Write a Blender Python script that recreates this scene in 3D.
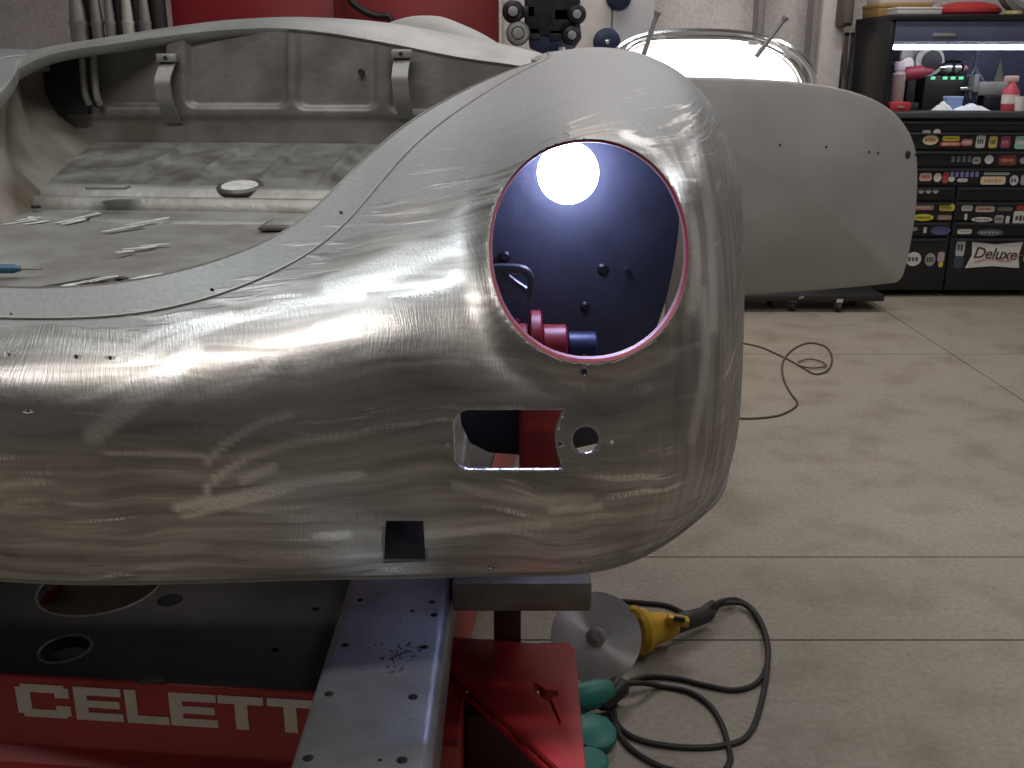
import bpy, bmesh, math, random
import numpy as np
from mathutils import Vector, Matrix
from mathutils.bvhtree import BVHTree
random.seed(7)
for o in list(bpy.data.objects): bpy.data.objects.remove(o)
S = bpy.context.scene
COL = S.collection

# ------------------------------------------------------------------ camera
H = 1.30; PITCH = math.radians(17.5); F = 1000.0
cam = bpy.data.objects.new('camera', bpy.data.cameras.new('camera'))
COL.objects.link(cam)
cam.location = (0, 0, H)
cam.rotation_euler = (math.radians(90) - PITCH, 0, 0)
cam.data.sensor_width = 36.0
cam.data.lens = 36.0 * F / 1024.0
cam.data.clip_start = 0.02
S.camera = cam

# ------------------------------------------------------------------ world, lamps, exposure
W = bpy.data.worlds.new('world'); S.world = W; W.use_nodes = True
W.node_tree.nodes['Background'].inputs[0].default_value = (0.75, 0.8, 0.85, 1)
W.node_tree.nodes['Background'].inputs[1].default_value = 0.25
S.view_settings.view_transform = 'Standard'
S.view_settings.look = 'None'
S.view_settings.exposure = -0.22
S.view_settings.gamma = 1.0
S.view_settings.use_curve_mapping = False

def area(name, loc, rot, sx, sy, power, col):
    l = bpy.data.lights.new(name, 'AREA'); l.shape = 'RECTANGLE'
    l.size = sx; l.size_y = sy; l.energy = power; l.color = col
    o = bpy.data.objects.new(name, l); COL.objects.link(o)
    o.location = loc; o.rotation_euler = [math.radians(a) for a in rot]
    return o
CEIL = 3.5
# ceiling tube lamps of the workshop, hung in rows
area('ceiling_tube_lamp', (-0.7, 0.15, CEIL - .15), (0, 0, 0), 2.2, 0.10, 62, (1.0, 0.95, 0.90))
area('ceiling_tube_lamp', (-0.3, 1.75, CEIL - .15), (0, 0, 0), 2.0, 0.10, 26, (0.88, 0.95, 1.0))
area('ceiling_tube_lamp', (2.4, 2.2, CEIL - .15), (0, 0, 80), 2.4, 0.25, 32, (0.96, 0.97, 1.0))
area('ceiling_tube_lamp', (0.8, 4.9, CEIL - .15), (0, 0, 0), 3.0, 0.25, 70, (1.0, 0.93, 0.9))

# ------------------------------------------------------------------ pixel helpers
CP, SP = math.cos(PITCH), math.sin(PITCH)
def ray(px, py):
    x = (px - 512) / F; y = (384 - py) / F
    return Vector((x, CP + y * SP, -SP + y * CP))
CAMP = Vector((0, 0, H))
def P(px, py, Y):                      # point of the pixel's ray at world depth Y
    d = ray(px, py); return CAMP + d * (Y / d.y)
def Pz(px, py, z):                     # where the pixel's ray meets the level z
    d = ray(px, py); return CAMP + d * ((z - H) / d.z)
def Ppl(px, py, p0, n):                # where it meets a plane
    d = ray(px, py); return CAMP + d * ((p0 - CAMP).dot(n) / d.dot(n))

# ------------------------------------------------------------------ materials
def mat(name, col, rough=0.5, metal=0.0, var=0.0, vscale=8.0, bump=0.0, bscale=60.0, emit=None, estr=0.0, col2=None, spec=0.5):
    m = bpy.data.materials.new(name); m.use_nodes = True
    nt = m.node_tree; b = nt.nodes['Principled BSDF']
    b.inputs['Base Color'].default_value = (*col, 1)
    b.inputs['Roughness'].default_value = rough
    b.inputs['Metallic'].default_value = metal
    b.inputs['Specular IOR Level'].default_value = spec
    if emit:
        b.inputs['Emission Color'].default_value = (*emit, 1); b.inputs['Emission Strength'].default_value = estr
    if var or bump:
        tc = nt.nodes.new('ShaderNodeTexCoord')
    if var:
        n = nt.nodes.new('ShaderNodeTexNoise'); n.inputs['Scale'].default_value = vscale; n.inputs['Detail'].default_value = 6
        nt.links.new(tc.outputs['Object'], n.inputs['Vector'])
        r = nt.nodes.new('ShaderNodeValToRGB')
        c2 = col2 or tuple(c * (1 - var) for c in col)
        r.color_ramp.elements[0].position = .32; r.color_ramp.elements[1].position = .68
        r.color_ramp.elements[0].color = (*c2, 1); r.color_ramp.elements[1].color = (*col, 1)
        nt.links.new(n.outputs['Fac'], r.inputs['Fac']); nt.links.new(r.outputs['Color'], b.inputs['Base Color'])
    if bump:
        n2 = nt.nodes.new('ShaderNodeTexNoise'); n2.inputs['Scale'].default_value = bscale; n2.inputs['Detail'].default_value = 5
        nt.links.new(tc.outputs['Object'], n2.inputs['Vector'])
        bp = nt.nodes.new('ShaderNodeBump'); bp.inputs['Strength'].default_value = bump; bp.inputs['Distance'].default_value = .01
        nt.links.new(n2.outputs['Fac'], bp.inputs['Height']); nt.links.new(bp.outputs['Normal'], b.inputs['Normal'])
    return m

def metal_skin():
    m = bpy.data.materials.new('ground_bare_steel'); m.use_nodes = True
    nt = m.node_tree; L = nt.links; b = nt.nodes['Principled BSDF']
    def N(t, **k):
        n = nt.nodes.new(t)
        for a, v in k.items(): setattr(n, a, v)
        return n
    def math_(op, a, c, clamp=False):
        n = N('ShaderNodeMath', operation=op, use_clamp=clamp)
        for i, v in enumerate((a, c)):
            if hasattr(v, 'links'): L.new(v, n.inputs[i])
            else: n.inputs[i].default_value = v
        return n.outputs[0]
    def maprange(v, a, c, d, e):
        n = N('ShaderNodeMapRange'); L.new(v, n.inputs[0])
        for i, x in enumerate((a, c, d, e)): n.inputs[i + 1].default_value = x
        return n.outputs[0]
    uv = N('ShaderNodeUVMap'); uv.uv_map = 'flow'
    pol = N('ShaderNodeAttribute'); pol.attribute_name = 'polish'
    P_ = pol.outputs['Fac']
    def noise(scale_xyz, sc=1.0, detail=4, warp=None, rot=0.0):
        mp = N('ShaderNodeMapping'); mp.inputs['Scale'].default_value = scale_xyz; mp.inputs['Rotation'].default_value = (0, 0, rot)
        L.new(warp if warp else uv.outputs[0], mp.inputs['Vector'])
        n = N('ShaderNodeTexNoise'); n.inputs['Scale'].default_value = sc; n.inputs['Detail'].default_value = detail
        L.new(mp.outputs[0], n.inputs['Vector']); return n
    wn = noise((5, 5, 5), 1, 2)
    wv = N('ShaderNodeVectorMath', operation='MULTIPLY_ADD')
    L.new(wn.outputs['Color'], wv.inputs[0]); wv.inputs[1].default_value = (.05, .07, 0); L.new(uv.outputs[0], wv.inputs[2])
    warp = wv.outputs[0]
    strokes = noise((4.5, 60, 1), 1, 7, warp, .12).outputs['Fac']       # long passes of the grinding disc
    vt = N('ShaderNodeAttribute'); vt.attribute_name = 'vert'
    strokesV = noise((70, 4.0, 1), 1, 7, warp, .05).outputs['Fac']    # passes running down the fender corner
    sm = N('ShaderNodeMix', data_type='FLOAT'); L.new(vt.outputs['Fac'], sm.inputs[0]); L.new(strokes, sm.inputs[2]); L.new(strokesV, sm.inputs[3]); strokes = sm.outputs[0]
    strokes2 = noise((9, 60, 1), 1, 4, warp, -.55).outputs['Fac']     # crossing passes
    grain = noise((420, 45, 1), 1, 2, warp).outputs['Fac']            # short scratches across the pass
    blot = noise((7, 9, 1), 1, 4).outputs['Fac']
    fine = noise((150, 150, 1), 1, 4).outputs['Fac']
    wave = noise((6, 11, 1), 1, 2).outputs['Fac']
    # colour
    r1 = N('ShaderNodeValToRGB'); L.new(strokes, r1.inputs[0])
    r1.color_ramp.elements[0].position = .28; r1.color_ramp.elements[0].color = (.285, .275, .262, 1)
    r1.color_ramp.elements[1].position = .70; r1.color_ramp.elements[1].color = (.60, .595, .588, 1)
    r2 = N('ShaderNodeValToRGB'); L.new(blot, r2.inputs[0])
    r2.color_ramp.elements[0].position = .3; r2.color_ramp.elements[0].color = (.70, .675, .645, 1)
    r2.color_ramp.elements[1].position = .7; r2.color_ramp.elements[1].color = (1, 1, 1, 1)
    mx = N('ShaderNodeMix', data_type='RGBA', blend_type='MULTIPLY'); mx.inputs['Factor'].default_value = 1
    L.new(r1.outputs[0], mx.inputs['A']); L.new(r2.outputs[0], mx.inputs['B'])
    dull = N('ShaderNodeValToRGB'); L.new(fine, dull.inputs[0])
    dull.color_ramp.elements[0].position = .3; dull.color_ramp.elements[0].color = (.235, .24, .242, 1)
    dull.color_ramp.elements[1].position = .7; dull.color_ramp.elements[1].color = (.29, .295, .297, 1)
    # ragged edge between the sanded and the unsanded metal
    pe = math_('ADD', P_, math_('MULTIPLY', math_('SUBTRACT', strokes2, .5), 1.5))
    pm = maprange(pe, .42, .56, 0, 1)
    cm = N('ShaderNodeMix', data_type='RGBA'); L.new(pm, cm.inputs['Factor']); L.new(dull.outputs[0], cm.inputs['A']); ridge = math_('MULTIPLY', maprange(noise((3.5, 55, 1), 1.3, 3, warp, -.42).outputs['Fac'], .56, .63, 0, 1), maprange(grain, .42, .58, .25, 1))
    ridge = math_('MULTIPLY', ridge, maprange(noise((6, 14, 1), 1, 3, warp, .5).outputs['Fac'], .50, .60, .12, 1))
    stk = N('ShaderNodeAttribute'); stk.attribute_name = 'stroke'  # disc marks together with painted lamp highlights
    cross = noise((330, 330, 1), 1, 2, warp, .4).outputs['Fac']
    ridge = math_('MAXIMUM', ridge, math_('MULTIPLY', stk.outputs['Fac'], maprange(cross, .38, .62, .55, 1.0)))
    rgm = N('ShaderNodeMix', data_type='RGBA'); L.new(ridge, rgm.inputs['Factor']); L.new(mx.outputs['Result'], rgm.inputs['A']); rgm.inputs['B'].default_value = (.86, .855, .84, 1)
    L.new(rgm.outputs['Result'], cm.inputs['B'])
    L.new(cm.outputs['Result'], b.inputs['Base Color'])
    L.new(maprange(pm, 0, 1, .55, 1.0), b.inputs['Metallic'])
    rr = math_('SUBTRACT', maprange(math_('ADD', math_('MULTIPLY', strokes, .6), math_('MULTIPLY', strokes2, .4)), .35, .65, .50, .35), math_('MULTIPLY', ridge, .09))
    rr = math_('ADD', rr, maprange(blot, .35, .65, .07, -.06))
    rf = N('ShaderNodeMix', data_type='FLOAT'); L.new(pm, rf.inputs[0]); rf.inputs[2].default_value = .52; L.new(rr, rf.inputs[3])
    L.new(rf.outputs[0], b.inputs['Roughness'])
    b.inputs['Anisotropic'].default_value = .25
    tg = N('ShaderNodeTangent'); tg.direction_type = 'UV_MAP'; tg.uv_map = 'flow'
    L.new(tg.outputs[0], b.inputs['Tangent'])
    hgt = math_('ADD', math_('ADD', math_('MULTIPLY', wave, 0.10), math_('MULTIPLY', math_('MULTIPLY', noise((17, 26, 1), 1, 3, warp, .5).outputs['Fac'], .05), pm)), math_('MULTIPLY', math_('MULTIPLY', strokes, .014), pm))
    hgt = math_('ADD', hgt, math_('MULTIPLY', math_('MULTIPLY', strokes2, .018), pm))
    hgt = math_('ADD', hgt, math_('MULTIPLY', math_('MULTIPLY', grain, .035), pm))
    hgt = math_('ADD', hgt, math_('MULTIPLY', fine, .006))
    bp = N('ShaderNodeBump'); bp.inputs['Strength'].default_value = .5; bp.inputs['Distance'].default_value = .02
    L.new(hgt, bp.inputs['Height']); L.new(bp.outputs[0], b.inputs['Normal'])
    return m

M = {}
M['skin'] = metal_skin()
M['dullsteel'] = mat('dull_bare_steel', (.35, .355, .345), .5, .5, .35, 9, .12, 90, col2=(.24, .235, .22))
M['trunk'] = mat('dusty_bare_steel', (.33, .33, .315), .45, .4, .5, 11, .12, 70, col2=(.21, .20, .18))
M['ramp'] = mat('grimy_bare_steel', (.28, .28, .265), .45, .4, .5, 16, .12, 70, col2=(.115, .105, .09))
M['firewall'] = mat('grey_brown_steel', (.25, .243, .228), .5, .3, .5, 9, .12, 70, col2=(.125, .115, .10))
M['scraped'] = mat('scraped_bright_steel', (.85, .85, .83), .4, .3, .3, 60)
M['trunkside'] = mat('stained_steel', (.26, .24, .20), .6, .2, .6, 11, .2, 50, col2=(.13, .105, .075))
M['doorskin'] = mat('grey_door_steel', (.40, .385, .36), .55, .25, .16, 6, .05, 120)
M['shiny'] = mat('polished_steel', (.85, .85, .83), .25, 1, .2, 60, .3, 90)
M['chrome'] = mat('chrome', (.85, .84, .84), .15, 1)
M['dark'] = mat('dark_steel_plate', (.045, .042, .038), .6, .3, .5, 6, .1, 40)
M['navy'] = mat('navy_undercoat', (.055, .058, .080), .5, .1, .3, 14, .25, 22)
M['primer'] = mat('red_primer_edge', (.30, .035, .05), .5, .0, .3, 20)
M['red'] = mat('red_enamel', (.42, .018, .022), .42, 0, .35, 7, .05, 30)
M['redwall'] = mat('red_board', (.27, .012, .02), .45, 0, .3, 2)
M['white'] = mat('off_white_paint', (.62, .58, .54), .5, 0, .15, 20)
M['beam'] = mat('zinc_plate', (.27, .295, .32), .42, .75, .4, 9, .1, 120, col2=(.15, .155, .16))
M['rusty'] = mat('mill_scale_steel', (.17, .155, .14), .5, .5, .5, 12, .1, 60, col2=(.09, .07, .06))
M['black'] = mat('black_plastic', (.018, .018, .018), .45)
M['rubber'] = mat('black_rubber', (.022, .022, .021), .6)
M['yellow'] = mat('yellow_plastic', (.62, .36, .01), .45, 0, .3, 25)
M['teal'] = mat('teal_plastic', (.02, .22, .17), .45, 0, .2, 20)
M['disc'] = mat('machined_disc', (.72, .715, .69), .34, .75, .15, 20)
M['brown'] = mat('brown_cable', (.09, .055, .04), .6)
M['cabinet'] = mat('black_cabinet_enamel', (.009, .010, .012), .4, 0, .3, 5)
M['cabin'] = mat('grey_blue_panel', (.09, .10, .17), .5, 0, .2, 6)
M['pole'] = mat('grey_paint', (.30, .29, .28), .5, .2, .2, 10)
M['grease'] = mat('greasy_black_metal', (.035, .033, .04), .4, .4, .5, 20)
M['bluemetal'] = mat('dark_blue_metal', (.035, .045, .10), .4, .3, .3, 15)
M['tube'] = mat('tube_light', (1, 1, 1), .4, emit=(.82, .88, 1.0), estr=16)
M['glow'] = mat('lit_diffuser', (1, 1, 1), .4, emit=(1.0, .97, .95), estr=6)
M['led'] = mat('led_lens', (1, 1, 1), .3, emit=(.52, .58, 1.0), estr=80)
def flat(c, r=.5):
    k = 'paint_%d_%d_%d' % tuple(int(x * 255) for x in c)
    if k not in M: M[k] = mat(k, c, r)
    return M[k]

def concrete(name, c1, c2, c3):
    m = bpy.data.materials.new(name); m.use_nodes = True
    nt = m.node_tree; L = nt.links; b = nt.nodes['Principled BSDF']
    tc = nt.nodes.new('ShaderNodeTexCoord')
    def nz(s, d):
        n = nt.nodes.new('ShaderNodeTexNoise'); n.inputs['Scale'].default_value = s; n.inputs['Detail'].default_value = d
        L.new(tc.outputs['Object'], n.inputs['Vector']); return n.outputs['Fac']
    def rp(v, a, c, p, q):
        r = nt.nodes.new('ShaderNodeValToRGB'); L.new(v, r.inputs[0])
        r.color_ramp.elements[0].position = p; r.color_ramp.elements[0].color = (*a, 1)
        r.color_ramp.elements[1].position = q; r.color_ramp.elements[1].color = (*c, 1); return r.outputs[0]
    def mul(a, c, f=1):
        x = nt.nodes.new('ShaderNodeMix'); x.data_type = 'RGBA'; x.blend_type = 'MULTIPLY'; x.inputs['Factor'].default_value = f
        L.new(a, x.inputs['A']); L.new(c, x.inputs['B']); return x.outputs['Result']
    base = rp(nz(1.1, 5), c2, c1, .35, .65)
    st = rp(nz(5, 8), c3, (1, 1, 1), .28, .52)
    sp = rp(nz(70, 4), (.8, .8, .8), (1.05, 1.05, 1.05), .3, .7)
    L.new(mul(mul(base, st), sp), b.inputs['Base Color'])
    b.inputs['Roughness'].default_value = .62
    bp = nt.nodes.new('ShaderNodeBump'); bp.inputs['Strength'].default_value = .15; bp.inputs['Distance'].default_value = .01
    L.new(nz(90, 5), bp.inputs['Height']); L.new(bp.outputs[0], b.inputs['Normal'])
    return m
M['floor'] = concrete('stained_concrete', (.345, .305, .245), (.305, .27, .215), (.74, .71, .68))
M['wall'] = concrete('painted_wall', (.72, .68, .66), (.64, .60, .58), (.85, .84, .83))
M['ceil'] = concrete('ceiling_paint', (.42, .42, .42), (.36, .36, .36), (.9, .9, .9))

# ------------------------------------------------------------------ mesh helpers
def link(name, me, m, parent=None, smooth=None):
    if m is not None: me.materials.append(m)
    o = bpy.data.objects.new(name, me); COL.objects.link(o)
    if parent: o.parent = parent
    if smooth is not None:
        me.polygons.foreach_set('use_smooth', [True] * len(me.polygons))
        me.set_sharp_from_angle(angle=math.radians(smooth))
    return o
class MB:
    def __init__(s): s.v = []; s.f = []
    def add(s, vs, fs):
        n = len(s.v); s.v += [Vector(v) for v in vs]; s.f += [tuple(i + n for i in f) for f in fs]; return s
    def box(s, a, b, R=None, c=None):
        a, b = Vector(a), Vector(b)
        vs = [Vector((x, y, z)) for x in (a.x, b.x) for y in (a.y, b.y) for z in (a.z, b.z)]
        if R is not None: vs = [R @ v + (Vector(c) if c is not None else Vector()) for v in vs]
        return s.add(vs, [(0, 1, 3, 2), (4, 6, 7, 5), (0, 4, 5, 1), (2, 3, 7, 6), (0, 2, 6, 4), (1, 5, 7, 3)])
    def prism(s, pts, d):
        n = len(pts); pts = [Vector(p) for p in pts]; d = Vector(d)
        return s.add(pts + [p + d for p in pts], [tuple(range(n))[::-1], tuple(range(n, 2 * n))] + [(i, (i + 1) % n, (i + 1) % n + n, i + n) for i in range(n)])
    def lathe(s, a, b, prof, n=24):        # prof: (t along a->b in metres, radius)
        a, b = Vector(a), Vector(b); ax = (b - a).normalized()
        u = ax.orthogonal().normalized(); w = ax.cross(u)
        vs = []; fs = []
        for t, r in prof:
            for k in range(n):
                an = 2 * math.pi * k / n
                vs.append(a + ax * t + (u * math.cos(an) + w * math.sin(an)) * r)
        for i in range(len(prof) - 1):
            for k in range(n):
                fs.append((i * n + k, i * n + (k + 1) % n, (i + 1) * n + (k + 1) % n, (i + 1) * n + k))
        fs.append(tuple(range(n))[::-1]); fs.append(tuple(range((len(prof) - 1) * n, len(prof) * n)))
        return s.add(vs, fs)
    def cyl(s, a, b, r, r2=None, n=20):
        L_ = (Vector(b) - Vector(a)).length
        return s.lathe(a, b, [(0, r), (L_, r2 if r2 is not None else r)], n)
    def tube(s, pts, r, n=8, sub=6, closed=False):
        pts = [Vector(p) for p in pts]
        q = spline(pts, sub, closed) if sub > 1 else pts
        vs = []; fs = []; up = Vector((0, 0, 1)); u = None
        for i, p in enumerate(q):
            t = (q[min(i + 1, len(q) - 1)] - q[max(i - 1, 0)]).normalized()
            if u is None:
                u = t.orthogonal().normalized()
            u = (u - t * u.dot(t)).normalized(); w = t.cross(u)
            rr = r(i / (len(q) - 1)) if callable(r) else r
            for k in range(n):
                an = 2 * math.pi * k / n
                vs.append(p + (u * math.cos(an) + w * math.sin(an)) * rr)
        for i in range(len(q) - 1):
            for k in range(n): fs.append((i * n + k, i * n + (k + 1) % n, (i + 1) * n + (k + 1) % n, (i + 1) * n + k))
        fs.append(tuple(range(n))[::-1]); fs.append(tuple(range((len(q) - 1) * n, len(q) * n)))
        return s.add(vs, fs)
    def mesh(s, name):
        me = bpy.data.meshes.new(name); me.from_pydata([tuple(v) for v in s.v], [], s.f); me.update()
        bm = bmesh.new(); bm.from_mesh(me); bmesh.ops.recalc_face_normals(bm, faces=bm.faces); bm.to_mesh(me); bm.free()
        return me
    def build(s, name, m, parent=None, bevel=0, smooth=35, seg=2):
        me = s.mesh(name)
        if bevel:
            bm = bmesh.new(); bm.from_mesh(me)
            es = [e for e in bm.edges if len(e.link_faces) == 2 and e.calc_face_angle(0) > .5]
            bmesh.ops.bevel(bm, geom=es, offset=bevel, segments=seg, affect='EDGES', profile=.5, clamp_overlap=True)
            bm.to_mesh(me); bm.free()
        return link(name, me, m, parent, smooth)
def spline(pts, sub, closed=False):
    out = []; n = len(pts)
    for i in range(n if closed else n - 1):
        if closed: a, b, c, d = pts[(i - 1) % n], pts[i], pts[(i + 1) % n], pts[(i + 2) % n]
        else: a, b, c, d = pts[max(i - 1, 0)], pts[i], pts[i + 1], pts[min(i + 2, n - 1)]
        for k in range(sub):
            t = k / sub
            out.append(.5 * ((2 * b) + (c - a) * t + (2 * a - 5 * b + 4 * c - d) * t * t + (3 * b - 3 * c + d - a) * t ** 3))
    if not closed: out.append(pts[-1])
    return out
def thing(name, label, cat, group=None, loc=None):
    o = bpy.data.objects.new(name, None); COL.objects.link(o); o.empty_display_size = .05
    return tag(o, label, cat, group)
def tag(o, label, cat, group=None):
    o['label'] = label; o['category'] = cat
    if group: o['group'] = group
    return o
def struct(o, label=None):
    o['kind'] = 'structure'
    if label: o['label'] = label
    return o
def base_at(root, loc):
    """move a thing's Empty to its base and keep its parts where they are"""
    root.location = loc
    for c in list(root.children): c.matrix_parent_inverse = Matrix.Translation(-Vector(loc))
def cut(o, cutters):
    """cut holes: boolean difference with the closed MB meshes, applied"""
    mb = MB()
    for c in cutters: mb.add(c.v, c.f)
    co = link('cutter', mb.mesh('cutter'), None)
    md = o.modifiers.new('b', 'BOOLEAN'); md.operation = 'DIFFERENCE'; md.solver = 'EXACT'; md.object = co
    dg = bpy.context.evaluated_depsgraph_get(); dg.update()
    me = bpy.data.meshes.new_from_object(o.evaluated_get(dg))
    old = o.data; o.modifiers.clear(); o.data = me
    bpy.data.objects.remove(co); bpy.data.meshes.remove(old)
    return o
STROKE_AND_GLINT = None
def grid_mesh(name, pts, m, parent=None, thick=0, off=-1, smooth=40, attr=None, uv=None):
    """pts[i][j] -> surface, optionally thickened"""
    nu, nv = len(pts), len(pts[0])
    me = bpy.data.meshes.new(name)
    me.from_pydata([tuple(p) for row in pts for p in row], [], [(i * nv + j, i * nv + j + 1, (i + 1) * nv + j + 1, (i + 1) * nv + j) for i in range(nu - 1) for j in range(nv - 1)])
    if uv is not None:
        l = me.uv_layers.new(name='flow')
        for lp in me.loops: l.data[lp.index].uv = uv[lp.vertex_index // nv][lp.vertex_index % nv]
    if attr is not None:
        a = me.attributes.new('polish', 'FLOAT', 'POINT')
        a.data.foreach_set('value', [float(x) for row in attr for x in row])
        if STROKE_AND_GLINT is not None:
            a = me.attributes.new('stroke', 'FLOAT', 'POINT'); a.data.foreach_set('value', [float(x) for row in STROKE_AND_GLINT for x in row])
        a = me.attributes.new('vert', 'FLOAT', 'POINT')
        a.data.foreach_set('value', [min(max((abs(i / (nu - 1) * 20 - 10) - 5.35) / .7, 0), 1) for i in range(nu) for j in range(nv)])
    o = link(name, me, m, parent)
    if thick:
        md = o.modifiers.new('s', 'SOLIDIFY'); md.thickness = thick; md.offset = off
        dg = bpy.context.evaluated_depsgraph_get(); dg.update()
        me2 = bpy.data.meshes.new_from_object(o.evaluated_get(dg)); o.modifiers.clear(); o.data = me2; bpy.data.meshes.remove(me)
    o.data.polygons.foreach_set('use_smooth', [True] * len(o.data.polygons))
    o.data.set_sharp_from_angle(angle=math.radians(smooth))
    return o
def pillow(outline, n, bulge, thick, rings=8, flat_in=.55):
    """panel from a planar outline (3-D points): front bulging along n, edge rounded, back flat"""
    c = sum(outline, Vector()) / len(outline); N_ = len(outline); n = Vector(n)
    vs = []; fs = []
    prof = [(1.0, -thick)] + [(1.0, -.25 * thick)] + [(1 - .012 * k * k / 4, -.25 * thick + .25 * thick * math.sin(k * .52)) for k in range(1, 4)]
    for k in range(1, rings):
        r = .965 * (1 - k / rings); prof.append((r, bulge * (1 - (r / .965) ** 2)))
    for r, h in prof:
        for p in outline: vs.append(c + (p - c) * r + n * h)
    for i in range(len(prof) - 1):
        for k in range(N_): fs.append((i * N_ + k, i * N_ + (k + 1) % N_, (i + 1) * N_ + (k + 1) % N_, (i + 1) * N_ + k))
    fs.append(tuple(range(N_))); fs.append(tuple(range((len(prof) - 1) * N_, len(prof) * N_)))
    m = MB(); m.add(vs, fs); return m

# ================================================================== THE ROOM
XL, XR, YB, YF = -4.2, 4.6, 6.75, -3.2
def slab(name, a, b, m): return struct(MB().box(a, b).build(name, m, smooth=None))
slab('wall_back', (XL, YB, 0), (XR, YB + .15, CEIL), M['wall'])
slab('wall_left', (XL - .15, YF, 0), (XL, YB, CEIL), M['wall'])
slab('wall_right', (XR, YF, 0), (XR + .15, YB, CEIL), M['wall'])
slab('wall_front', (XL, YF - .15, 0), (XR, YF, CEIL), mat('grey_shutter', (.30, .29, .28), .5, 0, .3, 3))
slab('ceiling', (XL, YF, CEIL), (XR, YB, CEIL + .1), M['ceil'])
# concrete slabs parted by sawn joints
fl = bpy.data.objects.new('floor', None); COL.objects.link(fl); struct(fl, 'stained beige concrete workshop floor with sawn joints')
MB().box((XL, YF, -.2), (XR, YB, -.012)).build('subfloor', M['dark'], fl, smooth=None)
ys = [YF, -.9, Pz(700, 640, 0).y, Pz(800, 557, 0).y, 4.6, YB]
xs = [XL, -1.6, 2.1, XR]
for i in range(len(ys) - 1):
    for j in range(len(xs) - 1):
        g = .003
        MB().box((xs[j] + g, ys[i] + g, -.012), (xs[j + 1] - g, ys[i + 1] - g, 0)).build('concrete_slab', M['floor'], fl, smooth=None)

# ================================================================== CAR BODY SHELL
O2 = Vector((-.558, 1.0, 0)); _a = Vector((.1, 1, 0)).normalized(); _r = Vector((_a.y, -_a.x, 0))
def mirror(p):
    s = (p - O2).dot(_r); return p - _r * (2 * s)
def car_pt(s, t, z): q = O2 + _r * s + _a * t; return Vector((q.x, q.y, z))

car = thing('car_body_shell', 'bare ground steel front body shell of a vintage sports car on the red bench', 'car body')
def col(*pts): return [P(*p) for p in pts]
def V3(*t): return [Vector(p) for p in t]
c0 = []
for py, Y in ((288, 1.09), (320, 1.05), (345, 1.018), (372, .988), (410, .967), (455, .962), (500, .972), (545, .995), (580, 1.03)):
    p = P(0, py, Y); q = O2 + _a * ((Y - O2.y) / _a.y); c0.append(Vector((q.x, q.y, p.z)))
COLS = [
 c0,
 col((150, 278, 1.09), (160, 312, 1.045), (163, 338, 1.01), (164, 368, .98), (165, 408, .96), (165, 455, .954), (165, 502, .963), (165, 546, .987), (165, 581, 1.022)),
 col((271, 239, 1.165), (288, 268, 1.11), (298, 302, 1.05), (303, 345, 1.003), (305, 402, .978), (306, 455, .97), (306, 503, .978), (306, 545, 1.0), (306, 577, 1.035)),
 col((337, 187, 1.29), (356, 216, 1.22), (382, 256, 1.12), (402, 305, 1.05), (412, 365, 1.012), (416, 440, .995), (417, 500, .998), (417, 543, 1.014), (417, 575, 1.047)),
 col((398, 132, 1.48), (413, 151, 1.40), (452, 196, 1.25), (484, 250, 1.125), (497, 320, 1.06), (506, 400, 1.025), (509, 480, 1.015), (509, 535, 1.028), (509, 573, 1.066)),
 col((459, 94, 1.70), (474, 103, 1.61), (528, 125, 1.37), (572, 168, 1.145), (588, 250, 1.085), (593, 350, 1.05), (593, 450, 1.033), (592, 530, 1.046), (590, 570, 1.10)),
 col((512, 70, 1.87), (524, 72, 1.79), (588, 80, 1.53), (648, 122, 1.27), (683, 200, 1.15), (692, 300, 1.11), (690, 420, 1.09), (678, 505, 1.105), (655, 548, 1.17)),
 col((540, 61, 1.97), (551, 58, 1.91), (618, 57, 1.71), (683, 88, 1.46), (719, 172, 1.29), (732, 290, 1.225), (731, 410, 1.19), (722, 475, 1.205), (705, 511, 1.26)),
 V3((.045, 2.06, 1.318), (.075, 2.03, 1.328), (.18, 1.90, 1.335), (.287, 1.75, 1.29), (.337, 1.58, 1.19), (.345, 1.50, 1.06), (.342, 1.46, .94), (.336, 1.43, .86), (.325, 1.42, .80)),
 V3((.050, 2.12, 1.322), (.080, 2.12, 1.332), (.20, 2.07, 1.337), (.310, 2.00, 1.29), (.350, 1.95, 1.22), (.355, 1.92, 1.17), (.353, 1.90, 1.12), (.345, 1.88, 1.07), (.335, 1.87, 1.04)),
 V3((.060, 2.18, 1.325), (.090, 2.20, 1.335), (.22, 2.25, 1.335), (.32, 2.30, 1.28), (.36, 2.33, 1.20), (.365, 2.34, 1.14), (.36, 2.34, 1.09), (.35, 2.34, 1.04), (.34, 2.34, 1.0)),
]
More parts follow.
